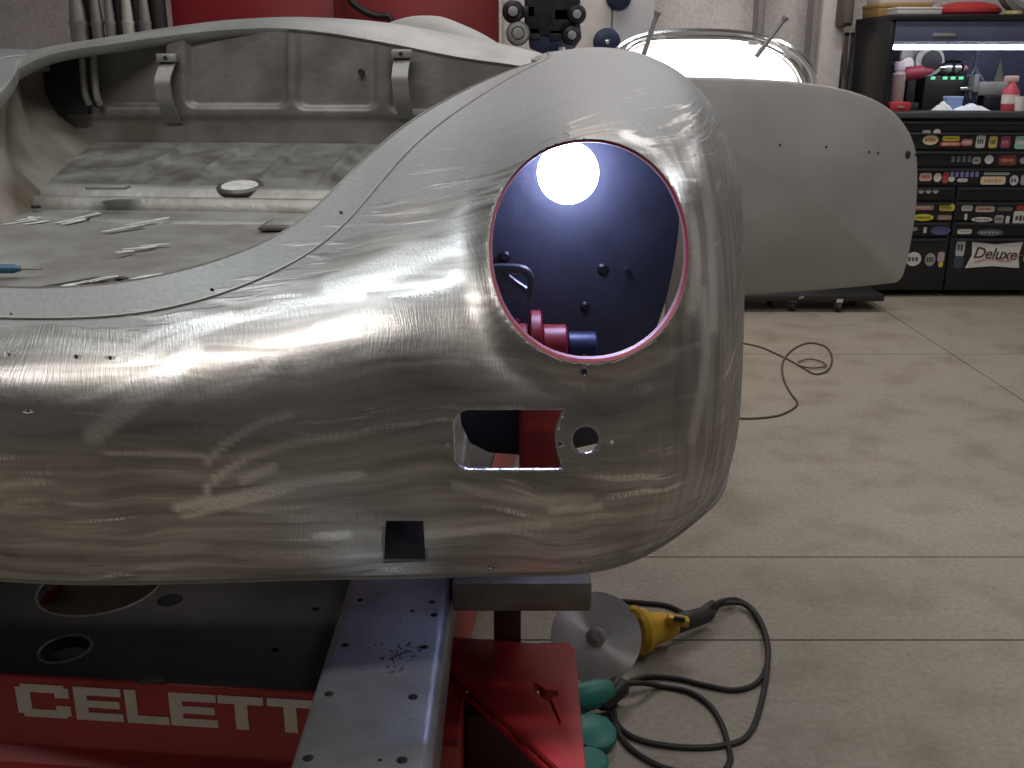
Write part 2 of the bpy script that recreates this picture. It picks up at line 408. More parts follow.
#       v0   v1  v2  v3  v4  v5  v6  v7  v8     how far the metal has been sanded bright (a zone of the panel itself)
POLISH = [
 [0, .35, 1, 1, 1, 1, .9, .8, .7], [0, .35, 1, 1, 1, 1, .9, .8, .7], [0, .4, 1, 1, 1, 1, .9, .8, .7], [0, .25, .9, 1, 1, 1, .9, .85, .8],
 [0, .05, .55, .95, 1, 1, .9, .9, .8], [0, 0, .05, .35, 1, 1, .8, .9, .7], [0, 0, 0, .3, .95, .9, .8, .7, .6], [0, 0, 0, .3, .8, .8, .6, .55, .5],
 [0, 0, 0, .1, .3, .3, .3, .3, .3], [0] * 9, [0] * 9]
full = [[mirror(p) for p in c] for c in COLS[:0:-1]] + COLS
fpol = POLISH[:0:-1] + POLISH
def natural(tk, y, tq):
    n = len(tk); h = np.diff(tk); A = np.zeros((n, n)); B = np.zeros((n,) + y.shape[1:])
    A[0, 0] = A[-1, -1] = 1
    for i in range(1, n - 1):
        A[i, i - 1] = h[i - 1]; A[i, i] = 2 * (h[i - 1] + h[i]); A[i, i + 1] = h[i]
        B[i] = 6 * ((y[i + 1] - y[i]) / h[i] - (y[i] - y[i - 1]) / h[i - 1])
    Mm = np.linalg.solve(A, B.reshape(n, -1)).reshape(B.shape)
    out = []
    for t in tq:
        i = min(max(int(np.searchsorted(tk, t)) - 1, 0), n - 2)
        a, b = tk[i + 1] - t, t - tk[i]
        out.append(Mm[i] * a ** 3 / (6 * h[i]) + Mm[i + 1] * b ** 3 / (6 * h[i]) + (y[i] / h[i] - Mm[i] * h[i] / 6) * a + (y[i + 1] / h[i] - Mm[i + 1] * h[i] / 6) * b)
    return np.array(out)
A_ = np.array([[tuple(p) for p in c] for c in full])            # (columns, rows, 3)
PO = np.array(fpol, float)
nC, nR = A_.shape[:2]
tc_ = np.arange(nC, dtype=float); tr_ = np.arange(nR, dtype=float)
NU, NV = 420, 160
tu = np.linspace(0, nC - 1, NU); tv = np.linspace(0, nR - 1, NV)
G = natural(tc_, A_, tu)                                          # NU,nR,3
G = natural(tr_, G.transpose(1, 0, 2), tv).transpose(1, 0, 2)     # NU,NV,3
PG = np.array([[np.interp(v, tr_, [np.interp(u, tc_, PO[:, r]) for r in range(nR)]) for v in tv] for u in tu])
# arc-length flow coordinates
du = np.concatenate([[0], np.cumsum(np.linalg.norm(np.diff(G[:, NV // 2], axis=0), axis=1))])
UV = []
for i in range(NU):
    dv = np.concatenate([[0], np.cumsum(np.linalg.norm(np.diff(G[i], axis=0), axis=1))])
    UV.append([(float(du[i]), float(-(dv[j] - dv[-1]))) for j in range(NV)])
# shallow hammer dents of the hand-worked panel
Gd = G.copy()
skin_pts = [[Vector(Gd[i, j]) for j in range(NV)] for i in range(NU)]
flat_v = [p for row in skin_pts for p in row]
bvh = BVHTree.FromPolygons(flat_v, [(i * NV + j, i * NV + j + 1, (i + 1) * NV + j + 1, (i + 1) * NV + j) for i in range(NU - 1) for j in range(NV - 1)])
def on_skin(px, py):
    d = ray(px, py).normalized(); h = bvh.ray_cast(CAMP, d)
    return h[0], h[1]
def build_bvh(): return BVHTree.FromPolygons([p for row in skin_pts for p in row], [(i * NV + j, i * NV + j + 1, (i + 1) * NV + j + 1, (i + 1) * NV + j) for i in range(NU - 1) for j in range(NV - 1)])
def ell(cx, cy, rx, ry, n=64, sq=2.0, rot=0):
    out = []
    for k in range(n):
        a = 2 * math.pi * k / n; c, s = math.cos(a), math.sin(a)
        x = rx * math.copysign(abs(c) ** (2 / sq), c); y = ry * math.copysign(abs(s) ** (2 / sq), s)
        out.append((cx + x * math.cos(rot) - y * math.sin(rot), cy + x * math.sin(rot) + y * math.cos(rot)))
    return out
hl_o = ell(589, 251, 100, 112, 72, 2.1, -.05)
# the beaten rim that stands up round the headlight opening
ringp0 = np.array([tuple(on_skin(x, y)[0]) for x, y in hl_o]); rcx = ringp0.mean(axis=0)
half = NU // 2
for i in range(half, NU):
    for j in range(NV):
        p = G[i, j]
        if abs(p[0] - rcx[0]) > .25 or abs(p[2] - rcx[2]) > .25 or p[1] > 1.4: continue
        dd_ = float(np.min(np.linalg.norm(ringp0[:, [0, 2]] - p[[0, 2]], axis=1)))
        if dd_ < .06:
            q = Vector(p); d_ = (CAMP - q).normalized() * .3 + Vector((0, -1, .1)) * .7
            skin_pts[i][j] = q + d_ * (.007 * math.exp(-(dd_ / .013) ** 2) - .003 * math.exp(-((dd_ - .032) / .012) ** 2))
            w_ = math.exp(-(dd_ / .022) ** 2)
            PG[i, j] = max(PG[i, j], .95 * w_ * (1.0 if p[0] > rcx[0] - .02 or p[2] < rcx[2] + .03 else .4))
            m_ = NU - 1 - i; skin_pts[m_][j] = mirror(skin_pts[i][j]); PG[m_, j] = PG[i, j]
bvh = build_bvh()
# grinding disc passes and lamp highlights, both painted as bright marks (places taken from the photograph, laid on the panel)
PASSES_AND_GLINTS = [(5, .8, [(175, 508), (219, 500), (284, 486), (361, 475)]), (4, .8, [(186, 516), (230, 505), (290, 489)]), (4, .8, [(202, 500), (216, 478), (246, 459)]),
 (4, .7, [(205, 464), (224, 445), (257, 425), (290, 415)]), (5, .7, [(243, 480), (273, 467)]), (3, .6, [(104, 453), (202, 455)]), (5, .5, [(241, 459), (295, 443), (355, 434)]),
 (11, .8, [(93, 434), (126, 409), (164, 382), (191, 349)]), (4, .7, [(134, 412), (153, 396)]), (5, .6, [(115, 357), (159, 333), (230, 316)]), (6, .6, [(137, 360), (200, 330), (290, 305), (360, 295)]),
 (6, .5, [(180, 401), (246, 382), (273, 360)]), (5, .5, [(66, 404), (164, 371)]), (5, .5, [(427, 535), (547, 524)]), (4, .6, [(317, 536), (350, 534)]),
 (16, .8, [(335, 288), (380, 270), (430, 248), (468, 222), (492, 190)]), (9, .6, [(320, 330), (380, 310), (440, 290), (456, 278)]), (7, .5, [(300, 365), (360, 355), (430, 358), (520, 366)]),  # the broad one is the lamp highlight left of the headlight
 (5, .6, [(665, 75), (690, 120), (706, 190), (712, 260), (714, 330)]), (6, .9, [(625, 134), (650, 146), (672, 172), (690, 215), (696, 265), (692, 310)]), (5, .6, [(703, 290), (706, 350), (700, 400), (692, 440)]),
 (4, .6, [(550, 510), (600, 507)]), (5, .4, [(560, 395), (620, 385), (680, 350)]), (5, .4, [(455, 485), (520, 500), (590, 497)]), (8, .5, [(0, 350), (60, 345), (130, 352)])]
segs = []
for w, inten, pl0 in PASSES_AND_GLINTS:
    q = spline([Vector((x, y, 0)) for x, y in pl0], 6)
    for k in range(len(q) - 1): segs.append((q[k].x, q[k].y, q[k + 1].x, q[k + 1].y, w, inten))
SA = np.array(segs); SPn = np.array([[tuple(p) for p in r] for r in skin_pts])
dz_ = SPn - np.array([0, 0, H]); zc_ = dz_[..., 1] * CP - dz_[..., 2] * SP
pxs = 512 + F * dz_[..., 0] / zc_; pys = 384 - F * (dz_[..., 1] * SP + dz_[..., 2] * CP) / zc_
STROKE_AND_GLINT = np.zeros(pxs.shape)
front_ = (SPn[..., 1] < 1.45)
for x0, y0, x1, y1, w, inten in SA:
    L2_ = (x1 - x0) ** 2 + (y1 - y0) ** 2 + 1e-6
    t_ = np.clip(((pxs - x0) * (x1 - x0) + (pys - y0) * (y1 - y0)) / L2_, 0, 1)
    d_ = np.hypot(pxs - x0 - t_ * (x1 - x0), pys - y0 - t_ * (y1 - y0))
    STROKE_AND_GLINT = np.maximum(STROKE_AND_GLINT, inten * np.clip(2.0 - 1.7 * d_ / w, 0, 1) * front_)
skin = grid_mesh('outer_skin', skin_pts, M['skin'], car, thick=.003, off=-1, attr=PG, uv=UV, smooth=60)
STROKE_AND_GLINT = None
_n = skin.data.polygons[(NU // 2) * (NV - 1) + NV // 2].normal
print('skin normal', _n[:])

# ---- openings in the skin
def sig_outline():
    pts = []
    def arc(cx, cy, r, a0, a1, n):
        for k in range(n + 1):
            a = math.radians(a0 + (a1 - a0) * k / n); pts.append((cx + r[0] * math.cos(a), cy + r[1] * math.sin(a)))
    pts.append((564, 410)); 
    for k in range(1, 8):                       # concave right end around the lamp-holder hole
        a = k / 8; pts.append((564 - 8.5 * math.sin(math.pi * a), 410 + 60 * a))
    pts.append((563, 470))
    arc(470, 456, (16, 14), 90, 170, 6)
    arc(468, 427, (15, 17), 190, 270, 6)
    return pts
def cutter(outl, depth=.09, front=.06):
    pts = []
    for px, py in outl:
        q, n = on_skin(px, py); pts.append(q)
    c = sum(pts, Vector()) / len(pts)
    pl = [Vector((p.x, p.y, p.z)) for p in pts]
    ax = Vector((c.x * .25, c.y, (c.z - H) * .6)).normalized()
    m = MB(); m.prism([p - ax * front for p in pl], ax * (front + depth)); return m, pl, ax
def mir_mb(m):
    q = MB(); q.v = [mirror(v) for v in m.v]; q.f = [tuple(reversed(f)) for f in m.f]; return q
cuts = []
hl_cut, hl_ring, hl_ax = cutter(hl_o, .12, .12)
sg_cut, sg_ring, sg_ax = cutter(sig_outline())
cuts += [hl_cut, sg_cut, mir_mb(hl_cut), mir_mb(sg_cut)]
rd_cut, rd_ring, _ = cutter(ell(585.5, 440, 13.5, 13.5, 28)); cuts += [rd_cut, mir_mb(rd_cut)]
sq_cut, sq_ring, _ = cutter([(386, 521), (423, 521), (426, 561), (384, 563)]); cuts += [sq_cut, mir_mb(sq_cut)]
for px, py, r in ((447.5, 445, 2), (560, 444, 2), (612, 442, 2), (584, 372, 3.5), (9, 355, 2), (76, 357, 2.2), (110, 358, 2), (212, 290, 2), (341, 213, 2), (11, 314, 1.5), (28, 411, 1.5), (490, 568, 2), (577, 563, 2)):
    h_, _, _ = cutter(ell(px, py, r, r, 10)); cuts.append(h_)
cut(skin, cuts)
skin.data.polygons.foreach_set('use_smooth', [True] * len(skin.data.polygons))
# keep the smooth surface normals of the uncut panel
vn = []
for v in skin.data.vertices:
    h = bvh.find_nearest(v.co); n_ = h[1]
    ii = None
    vn.append(n_ if n_.dot(v.normal) >= 0 else -n_)
gn = np.cross(np.gradient(np.array([[tuple(p) for p in r] for r in skin_pts]), axis=0), np.gradient(np.array([[tuple(p) for p in r] for r in skin_pts]), axis=1))
gn /= np.linalg.norm(gn, axis=2, keepdims=True)
from mathutils.kdtree import KDTree
kd = KDTree(NU * NV)
for i in range(NU):
    for j in range(NV): kd.insert(skin_pts[i][j], i * NV + j)
kd.balance()
for k, v in enumerate(skin.data.vertices):
    acc = Vector()
    for co, idx, dist in kd.find_n(v.co, 4): acc += Vector(gn[idx // NV, idx % NV]) / (dist + 1e-4)
    acc.normalize(); vn[k] = acc if acc.dot(vn[k]) >= 0 else -acc
skin.data.normals_split_custom_set_from_vertices([tuple(n_) for n_ in vn])
print('skin faces', len(skin.data.polygons))

# turned-in flanges round the openings
def flange(name, ring, ax, depth, m, inset=.004, mir=True):
    c = sum(ring, Vector()) / len(ring); k = len(ring)
    def sh(p, s, d): 
        q = p - c; return c + q * s + ax * d
    w = (ring[0] - c).length
    def mk(rs):
        o = MB(); r0 = [sh(p, 1.004, .0015) for p in rs]; r1 = [sh(p, 1 - inset / w, .004) for p in rs]; r2 = [sh(p, 1 - inset / w, depth) for p in rs]; r3 = [sh(p, 1.004, depth) for p in rs]
        vs = r0 + r1 + r2 + r3
        o.add(vs, [(b * k + i, b * k + (i + 1) % k, ((b + 1) % 4) * k + (i + 1) % k, ((b + 1) % 4) * k + i) for b in range(4) for i in range(k)])
        return o
    a = mk(ring); a.build(name, m, car)
    if mir: mir_mb(a).build(name, m, car)
flange('headlight_flange', hl_ring, hl_ax, .022, M['primer'], .003)
flange('signal_lamp_flange', sg_ring, sg_ax, .012, M['shiny'], .0015)
flange('lamp_hole_flange', rd_ring, sg_ax, .006, M['shiny'], .0008)

# rolled bottom edge of the nose panel
edge = [Vector(G[i, NV - 1]) for i in range(0, NU, 3)]
MB().tube([e + Vector((0, .004, -.001)) for e in edge], .005, 8, 1).build('rolled_bottom_edge', M['dullsteel'], car)

# ---- trunk opening: gutter lip turned down, inner walls, floor, ramp, firewall
nrm_in = []
top_edge = [Vector(G[i, 0]) for i in range(NU)]
ctr = car_pt(0, .7, 1.2)
lip = []
for p in top_edge:
    d = ctr - p; d.z = 0; d.normalize(); lip.append([p + Vector((0, 0, .001)), p + d * .006 + Vector((0, 0, -.001)), p + d * .008 + Vector((0, 0, -.012)), p + d * .006 + Vector((0, 0, -.022))])
grid_mesh('trunk_lip', lip, M['dullsteel'], car, thick=.002, off=0, smooth=50)
# sharp step of the gutter along the break line of the skin
brk = [natural(tr_, natural(tc_, A_, [u])[0], [.92])[0] for u in np.linspace(1, nC - 2, 160)]
MB().tube([Vector(b) + Vector((0, -.001, .0005)) for b in brk], .0018, 8, 1).build('gutter_bead', M['dullsteel'], car)

FZ = [(1.05, 1.018), (1.2, 1.030), (1.25, 1.036), (1.72, 1.064)]
def hw(Y): return float(np.interp(Y, [1.0, 1.2, 1.6, 1.75, 1.95, 2.12], [.20, .27, .335, .36, .405, .43]))
def fz(Y): return float(np.interp(Y, [a for a, b in FZ], [b for a, b in FZ]))
def cl(s, Y, z):                             # lateral s at depth Y (car frame, depth along the axis)
    return car_pt(s, (Y - 1.0) / _a.y, z)
def dent(x, y, cx, cy, rx, ry, h): return h * math.exp(-((x - cx) / rx) ** 2 - ((y - cy) / ry) ** 2)
pts = []
for i in range(90):
    row = []
    for j in range(110):
        q = -1 + 2 * j / 109; Y0 = min(1.295, 1.312 - .225 * abs(q)); Y = Y0 + (1.735 - Y0) * i / 89
        s = q * hw(Y)
        z = fz(Y) + .004 * math.sin(s * 9 + Y * 5) * math.sin(Y * 11) - .012 * math.exp(-((Y - 1.655) / .006) ** 2) * (abs(s + .1) < .22)
        z += dent(s, Y, -.08, 1.42, .05, .03, -.008) + dent(s, Y, -.18, 1.36, .05, .03, -.006) + dent(s, Y, .05, 1.45, .04, .03, -.006)
        row.append(cl(s, Y, z))
    pts.append(row)
tfloor = grid_mesh('trunk_floor', pts, M['trunk'], car, thick=.003)
# stepped ledge with two beads
pts = []
for k, (Y, z) in enumerate([(1.735, 1.060), (1.739, 1.083), (1.748, 1.087), (1.756, 1.084), (1.762, 1.0835), (1.768, 1.094), (1.775, 1.100), (1.785, 1.102), (1.80, 1.102), (1.812, 1.099)]):
    pts.append([cl((-1 + 2 * j / 60) * hw(1.75), Y, z) for j in range(61)])
grid_mesh('trunk_ledge', pts, M['trunk'], car, thick=.002, smooth=60)
# ramp with shallow ribs
pts = []
for i in range(50):
    q = i / 49; Y = 1.81 + .30 * q; row = []
    for j in range(160):
        s = (-1 + 2 * j / 159) * hw(Y)
        rib = sum(math.exp(-((s - c) / .012) ** 4) for c in (-.22, -.10, .02, .14, .27)) * .011 * math.sin(math.pi * q) ** .5
        row.append(cl(s, Y, 1.099 + .055 * q + rib))
    pts.append(row)
ramp = grid_mesh('trunk_ramp', pts, M['ramp'], car, thick=.003, smooth=60)
lowp = [(-40, 100), (0, 86), (50, 61), (125, 48), (200, 38), (245, 34.5), (281, 34), (325, 38), (390, 49), (459, 62.5), (512, 70), (545, 76)]
_lo = spline([Vector((x, y, 0)) for x, y in lowp], 10); LOX = [p.x for p in _lo]; LOY = [p.y for p in _lo]
# firewall: pressed panels
def fw_h(px, py):
    def rr(x0, x1, y0, y1, r=9):
        dx = max(x0 + r - px, px - (x1 - r), 0); dy = max(y0 + r - py, py - (y1 - r), 0)
        d = math.hypot(dx, dy) - r
        return 1 / (1 + math.exp(max(-60, min(60, d / .7))))
    e = rr(188, 287, 20, 106) + rr(298, 376, 20, 108) + rr(392, 520, 20, 112) + rr(80, 166, 20, 106)
    e += .5 / (1 + math.exp(-(py - 118) / 1.5))
    return e
pts = []
p0 = cl(0, 2.115, 1.15); nfw = -_a
for i in range(220):
    row = []
    px = 40 + 520 * i / 219
    for j in range(80):
        ptop = float(np.interp(px, LOX, LOY)) - 2
        py = ptop + (154 - ptop) * j / 79
        q = Ppl(px, py, p0, nfw); q += _a * (.015 * fw_h(px, py) - .008)
        row.append(q)
    pts.append(row)
grid_mesh('firewall', pts, M['firewall'], car, thick=.003, smooth=70)
c = Ppl(361, 72, p0, nfw) - _a * .004; MB().cyl(c, c + _a * .02, .006).build('firewall_hole_dark', M['black'], car)  # black disc standing in for the dark inside a bolt hole
# inner side walls between lip and floor
for sg in (1, -1):
    pts = []
    for k in range(60):
        Y = 1.12 + (2.13 - 1.12) * k / 59
        # find the opening edge at this depth
        best = None
        for i in range(NU // 2, NU):
            p = Vector(G[i, 0]); t = (p - O2).dot(_a); tt = (Y - 1) / _a.y
            if best is None or abs(t - tt) < best[0]: best = (abs(t - tt), p)
        tp = best[1]; s = (tp - O2).dot(_r); zt = tp.z - .018
        zb = fz(Y) if Y < 1.74 else 1.08 if Y < 1.81 else 1.099 + .055 * (Y - 1.81) / .3
        row = []
        for j in range(20):
            q = j / 19
            ss = (s + .008) * (1 - q) + hw(Y) * q + .035 * math.sin(math.pi * q) + .006 * math.sin(Y * 40 + q * 6) * math.sin(math.pi * q)
            row.append(cl(sg * ss, Y, zt * (1 - q) + (zb - .004) * q))
        pts.append(row)
    grid_mesh('trunk_side_wall', pts, M['trunkside'], car, thick=.002, off=0)
# hinge brackets on the firewall
for px, py, dz in ((172, 58, 0), (404, 54, 0)):
    a = Ppl(px, py, p0, nfw); a2 = Ppl(px + 3, py + 65, p0, nfw)
    w = .016
    mid = (a + a2) / 2 - _a * .05
    hb = MB()
    prof = [a - _a * .012, a * .7 + a2 * .3 - _a * .05, mid, a * .3 + a2 * .7 - _a * .04, a2 - _a * .006]
    sp_ = spline(prof, 6)
    vs = []; fs = []
    for p in sp_: vs += [p - _r * w, p + _r * w, p + _r * w + _a * .005, p - _r * w + _a * .005]
    for i in range(len(sp_) - 1):
        for k in range(4): fs.append((i * 4 + k, i * 4 + (k + 1) % 4, i * 4 + 4 + (k + 1) % 4, i * 4 + 4 + k))
    fs += [(0, 1, 2, 3), tuple(len(vs) - 4 + k for k in range(4))]
    hb.add(vs, fs); h = hb.build('lid_hinge_bracket', M['pole'], car)
    MB().box((-.02, -.012, -.008), (.02, .004, .008), Matrix.Rotation(0, 3, 'Z'), a - _a * .02).build('hinge_plate', M['dullsteel'], h, .002)
    MB().cyl(a - _a * .034, a - _a * .03, .004).build('bolt_hole', M['black'], h)
# two thin pipes and dark box in the left firewall corner
for px in (91, 102):
    MB().tube([Ppl(px - 2, 50, p0, nfw) - _a * .03, Ppl(px + 1, 90, p0, nfw) - _a * .03, Ppl(px + 3, 104, p0, nfw) - _a * .02], .007, 8).build('brake_pipe', M['pole'], car)
MB().box((-.04, 0, -.06), (.04, .02, .055), None).build('dark_corner_plate', M['grease'], car).location = Ppl(72, 84, p0, nfw) - _a * .028
# round filler ring and holes on the ramp / floor
def on_plane_Y(px, py):    # meets trunk floor/ramp meshes
    return None
rpn = Vector((0, -.183, 1)).normalized(); rp0 = cl(0, 1.81, 1.1)
ring_c = Ppl(240, 187, rp0 + Vector((0, 0, .004)), rpn)
def ringp(r, k=1.0): return [ring_c + Vector((r * math.cos(a), r * k * math.sin(a), .183 * r * k * math.sin(a))) for a in np.linspace(0, 2 * math.pi, 33)]
MB().tube(ringp(.036), .005, 8, 1).build('filler_ring', M['rusty'], car)
MB().prism(ringp(.033)[:-1], (0, 0, .003)).build('filler_plate', M['scraped'], car)
c = Pz(36, 208, 1.070); MB().cyl(c, c + Vector((0, 0, .004)), .008).build('trunk_hole_dark', M['black'], car)  # black disc painted in for the dark of a small hole
c = Pz(287, 226, 1.0575)
MB().box((-.035, -.05, 0), (.035, .05, .006)).build('floor_bracket', M['rusty'], car, .002).location = c
MB().box((-.026, -.040, .004), (.026, .040, .009)).build('floor_bracket_plate', M['trunk'], car, .002).location = c
c = Pz(108, 189, 1.104); MB().box((-.035, -.012, 0), (.035, .012, .006)).build('ramp_clip', M['dullsteel'], car, .002).location = c
# scraped bright welds on the trunk floor
for px, py, L_, a_ in ((35, 223, .05, .5), (74, 222, .045, .75), (136, 226, .07, .5), (140, 243, .05, .2), (84, 270, .05, .5), (128, 268, .06, .4), (160, 276, .05, .2), (122, 272, .03, .6)):
    c = Pz(px, py, 1.058); c.z = fz(c.y) + .001
    for q in range(3):
        L2 = L_ * random.uniform(.5, .9); ox = Vector((random.uniform(-.02, .02), random.uniform(-.03, .03), .001))
        d = Vector((math.cos(a_), math.sin(a_) * 2.2, 0)) * L2; w_ = Vector((-d.y, d.x, 0)).normalized()
        o_ = [c + ox + d * t + w_ * random.uniform(.002, .007) for t in (-.5, -.3, -.05, .2, .42, .5)] + [c + ox + d * t - w_ * random.uniform(.001, .006) for t in (.45, .2, -.1, -.35)]
        for p in o_: p.z = fz(p.y) + .0025
        MB().prism(o_, (0, 0, .001)).build('scraped_weld', M['scraped'], car)

# ---- cowl behind the trunk opening and dash hump
upp = [(-40, 66), (0, 60), (50, 47), (100, 39), (175, 27), (237, 20), (300, 18.5), (387, 25), (490, 44), (545, 57), (575, 66)]
def resamp(l, n):
    pts_ = spline([Vector((x, y, 0)) for x, y in l], 10); x = [p.x for p in pts_]; y = [p.y for p in pts_]
    return [(q, float(np.interp(q, x, y))) for q in np.linspace(x[0], x[-1], n)]
lo = resamp(lowp, 70); up = resamp(upp, 70)
cowl = []
for k in range(70):
    t = k / 69; s = abs(t - .52) * 2
    Yl = 2.13 - .30 * max(0, .35 - t) ** 1 * (1.6 if t < .35 else 0); 
    a = P(*lo[k], Yl); b = P(*up[k], Yl + .13)
    m1 = a * .62 + b * .38 + Vector((0, 0, .010)); m0 = a + Vector((0, -.004, .010))
    e = b + Vector((0, .10, .006)); g_ = b + Vector((0, .22, -.02)); h_ = b + Vector((0, .26, -.08))
    cowl.append([a + Vector((0, .012, -.004)), a, m0, m1, b, e, g_, h_])
grid_mesh('cowl_panel', cowl, M['dullsteel'], car, thick=.003, off=0, smooth=60)
# dash hump seen over the cowl
hp = []
hprof = resamp([(380, 27), (395, 21), (415, 16.5), (440, 17), (460, 24), (480, 33), (500, 45), (515, 56)], 30)
for k, (x, y) in enumerate(hprof):
    t = P(x, y, 2.75); w = .02 + .13 * math.sin(math.pi * k / 29)
    hp.append([t + Vector((0, -w * math.cos(q) , -(1 - math.sin(q)) * (t.z - 1.30) * 1.0)) for q in np.linspace(0, math.pi, 14)])
grid_mesh('dash_hump', hp, mat('dusty_grey_paint', (.44, .42, .39), .6, 0, .15, 9), car, thick=.003, off=0)

# ---- inner fender plate seen through the headlight hole
Yp = 1.60
ip = [P(472, 175, Yp), P(490, 132, Yp), P(530, 104, Yp), P(600, 92, Yp), P(650, 100, Yp), P(676, 140, Yp), P(680, 215, Yp), P(669, 290, Yp), P(649, 352, Yp), P(636, 400, Yp), P(600, 444, Yp), P(470, 444, Yp), P(466, 300, Yp)]
pl = pillow([p for p in spline(ip, 5, True)], (0, -1, 0), .02, .02)
inner = pl.build('inner_fender_plate', M['navy'], car, smooth=40)
mir_mb(pl).build('inner_fender_plate', M['navy'], car, smooth=40)
for px, py, r in ((603, 270, .010), (626, 269, .004), (585, 307, .008), (505, 257, .009)):
    c = P(px, py, Yp - .022); MB().lathe(c, c + Vector((0, .02, 0)), [(0, r * .6), (.003, r), (.02, r)], 14).build('plug', M['grease'] if r > .005 else M['chrome'], inner)
c = P(607, 337, Yp - .012); MB().lathe(c, c + Vector((0, .014, 0)), [(0, .004), (.003, .006), (.014, .006)], 14).build('bright_plug', M['white'], inner)
# lever hook
lv = MB().tube([P(470, 271, 1.42), P(505, 269, 1.40), P(523, 270, 1.39), P(530, 277, 1.39), P(531, 290, 1.39), P(529, 302, 1.39)], lambda t: .009 - .005 * t, 8)
lv.tube([P(500, 270, 1.40), P(514, 282, 1.40), P(529, 292, 1.39)], .005, 8); lv.prism([P(468, 272, 1.43), P(500, 271, 1.43), P(520, 290, 1.43), P(512, 296, 1.43), P(470, 293, 1.43)], (0, .02, 0))
lv.build('release_lever', mat('grey_lever', (.16, .16, .20), .4, .4), car)
nb = MB().box((-.30, 1.085, .735), (-.10, 1.10, .92)).build('dark_hole_backing', M['grease'], car, .004)  # dark plate added behind the square hole so that it looks dark
# ---- open door
hinge = Vector((.37, 2.40, 0)); tipd = Vector((1.075, 2.75, 0)); dd = (tipd - hinge).normalized(); nd = Vector((dd.y, -dd.x, 0))
dout = [(600, 80), (690, 79), (760, 81), (810, 85), (845, 91), (872, 100), (892, 112), (906, 128), (914, 146), (917, 168), (916, 205), (911, 240), (905, 268), (899, 280), (885, 283), (820, 289), (745, 294), (680, 298), (600, 303), (592, 290), (590, 190), (592, 95)]
dpts = [Ppl(x, y, hinge, nd) for x, y in dout]
_dc = sum(dpts, Vector()) / len(dpts); dpts = [_dc + (p - _dc) * 1.018 for p in dpts]; dpts = spline(dpts, 4, True)
door = pillow(dpts, nd, .035, .05, 12).build('door', M['doorskin'], car, smooth=40)
def door_pt(px, py):
    d = ray(px, py).normalized(); me = door.data
    b = BVHTree.FromPolygons([v.co for v in me.vertices], [tuple(p.vertices) for p in me.polygons]); h = b.ray_cast(CAMP, d)
    return h[0] if h[0] is not None else Ppl(px, py, hinge, nd)
for px, py, r in ((907.5, 155, .0105), (915, 155, .003), (869, 152, .003), (878, 153, .003), (826, 147, .003), (780, 145, .003)):
    c = door_pt(px, py); MB().lathe(c + nd * .0015, c - nd * .004, [(0, r), (.004, r)], 16).build('lock_hole' if r > .01 else 'trim_hole', M['black'], door)
base_at(car, (O2.x, 1.2, .72))

# LED work lamp hung inside the fender
lamp = thing('led_work_lamp', 'round bright blue-white LED lamp glowing inside the headlight opening', 'lamp')
lc = P(568, 173, 1.535); ld = (CAMP - lc).normalized()
MB().lathe(lc - ld * .035, lc, [(0, .020), (.01, .030), (.035, .034)], 32).build('lamp_housing', M['black'], lamp)
MB().lathe(lc, lc + ld * .05, [(0, .034), (.004, .044), (.012, .046), (.022, .040), (.030, .026), (.034, .008)], 32).build('lens', M['led'], lamp)
MB().tube([lc - ld * .03, lc - ld * .03 + Vector((0, .0, .05)), lc + Vector((0, .02, .075)), lc + Vector((0, .05, .085))], .004, 8).build('hanging_hook', M['grease'], lamp)
base_at(lamp, lc)

# ================================================================== ALIGNMENT BENCH
bench = thing('alignment_bench', 'red steel car alignment bench with dark deck and white lettering', 'workbench')
DZ = .50
ra = Pz(0, 672, DZ); rb = Pz(310, 690, DZ); rd = (rb - ra).normalized(); rn = Vector((rd.y, -rd.x, 0))   # rn points to the camera
def bp(u, w, z): q = ra + rd * u - rn * w; return Vector((q.x, q.y, z))     # u along the front rail, w back from it
uR = (-.125 - ra.x) / rd.x
u0 = -.75; u1 = uR
deck = MB().prism([bp(u0, 0, DZ), bp(u1, 0, DZ), bp(u1, 2.4, DZ), bp(u0, 2.4, DZ)], (0, 0, -.02)).build('deck_plate', M['dark'], bench, .003, smooth=30)
hc = []
for px, py, r in ((65, 649, .036), (100, 586, .095), (275, 650, .006), (316, 609, .006), (170, 600, .02)):
    c = Pz(px, py, DZ); hc.append(MB().cyl(c + Vector((0, 0, -.1)), c + Vector((0, 0, .1)), r, n=32))
cut(deck, hc)
for c, r in ((Pz(65, 649, DZ), .036), (Pz(100, 586, DZ), .095)):
    MB().tube([c + Vector((math.cos(a) * r, math.sin(a) * r, 0)) for a in np.linspace(0, 2 * math.pi, 33)], .0022, 6, 1).build('hole_rim', M['rusty'], deck)
    MB().cyl(c + Vector((0, 0, -.12)), c + Vector((0, 0, -.115)), r * 1.02).build('hole_bottom', M['black'], deck)
rail = MB().prism([bp(u0, -.004, DZ - .002), bp(u0, .02, DZ - .002), bp(u0, .02, .25), bp(u0, -.028, .25), bp(u0, -.028, .372), bp(u0, -.004, .386)], rd * (u1 - u0)).build('front_rail', M['red'], bench, .003)
MB().prism([bp(u0, -.012, .24), bp(u0, .03, .24), bp(u0, .03, .0), bp(u0, -.012, .0)], rd * .14).build('leg', M['red'], bench, .003)
MB().prism([bp(u1 - .16, .05, .48), bp(u1 - .16, .12, .48), bp(u1 - .16, .12, .0), bp(u1 - .16, .05, .0)], rd * .13).build('leg', M['red'], bench, .003)
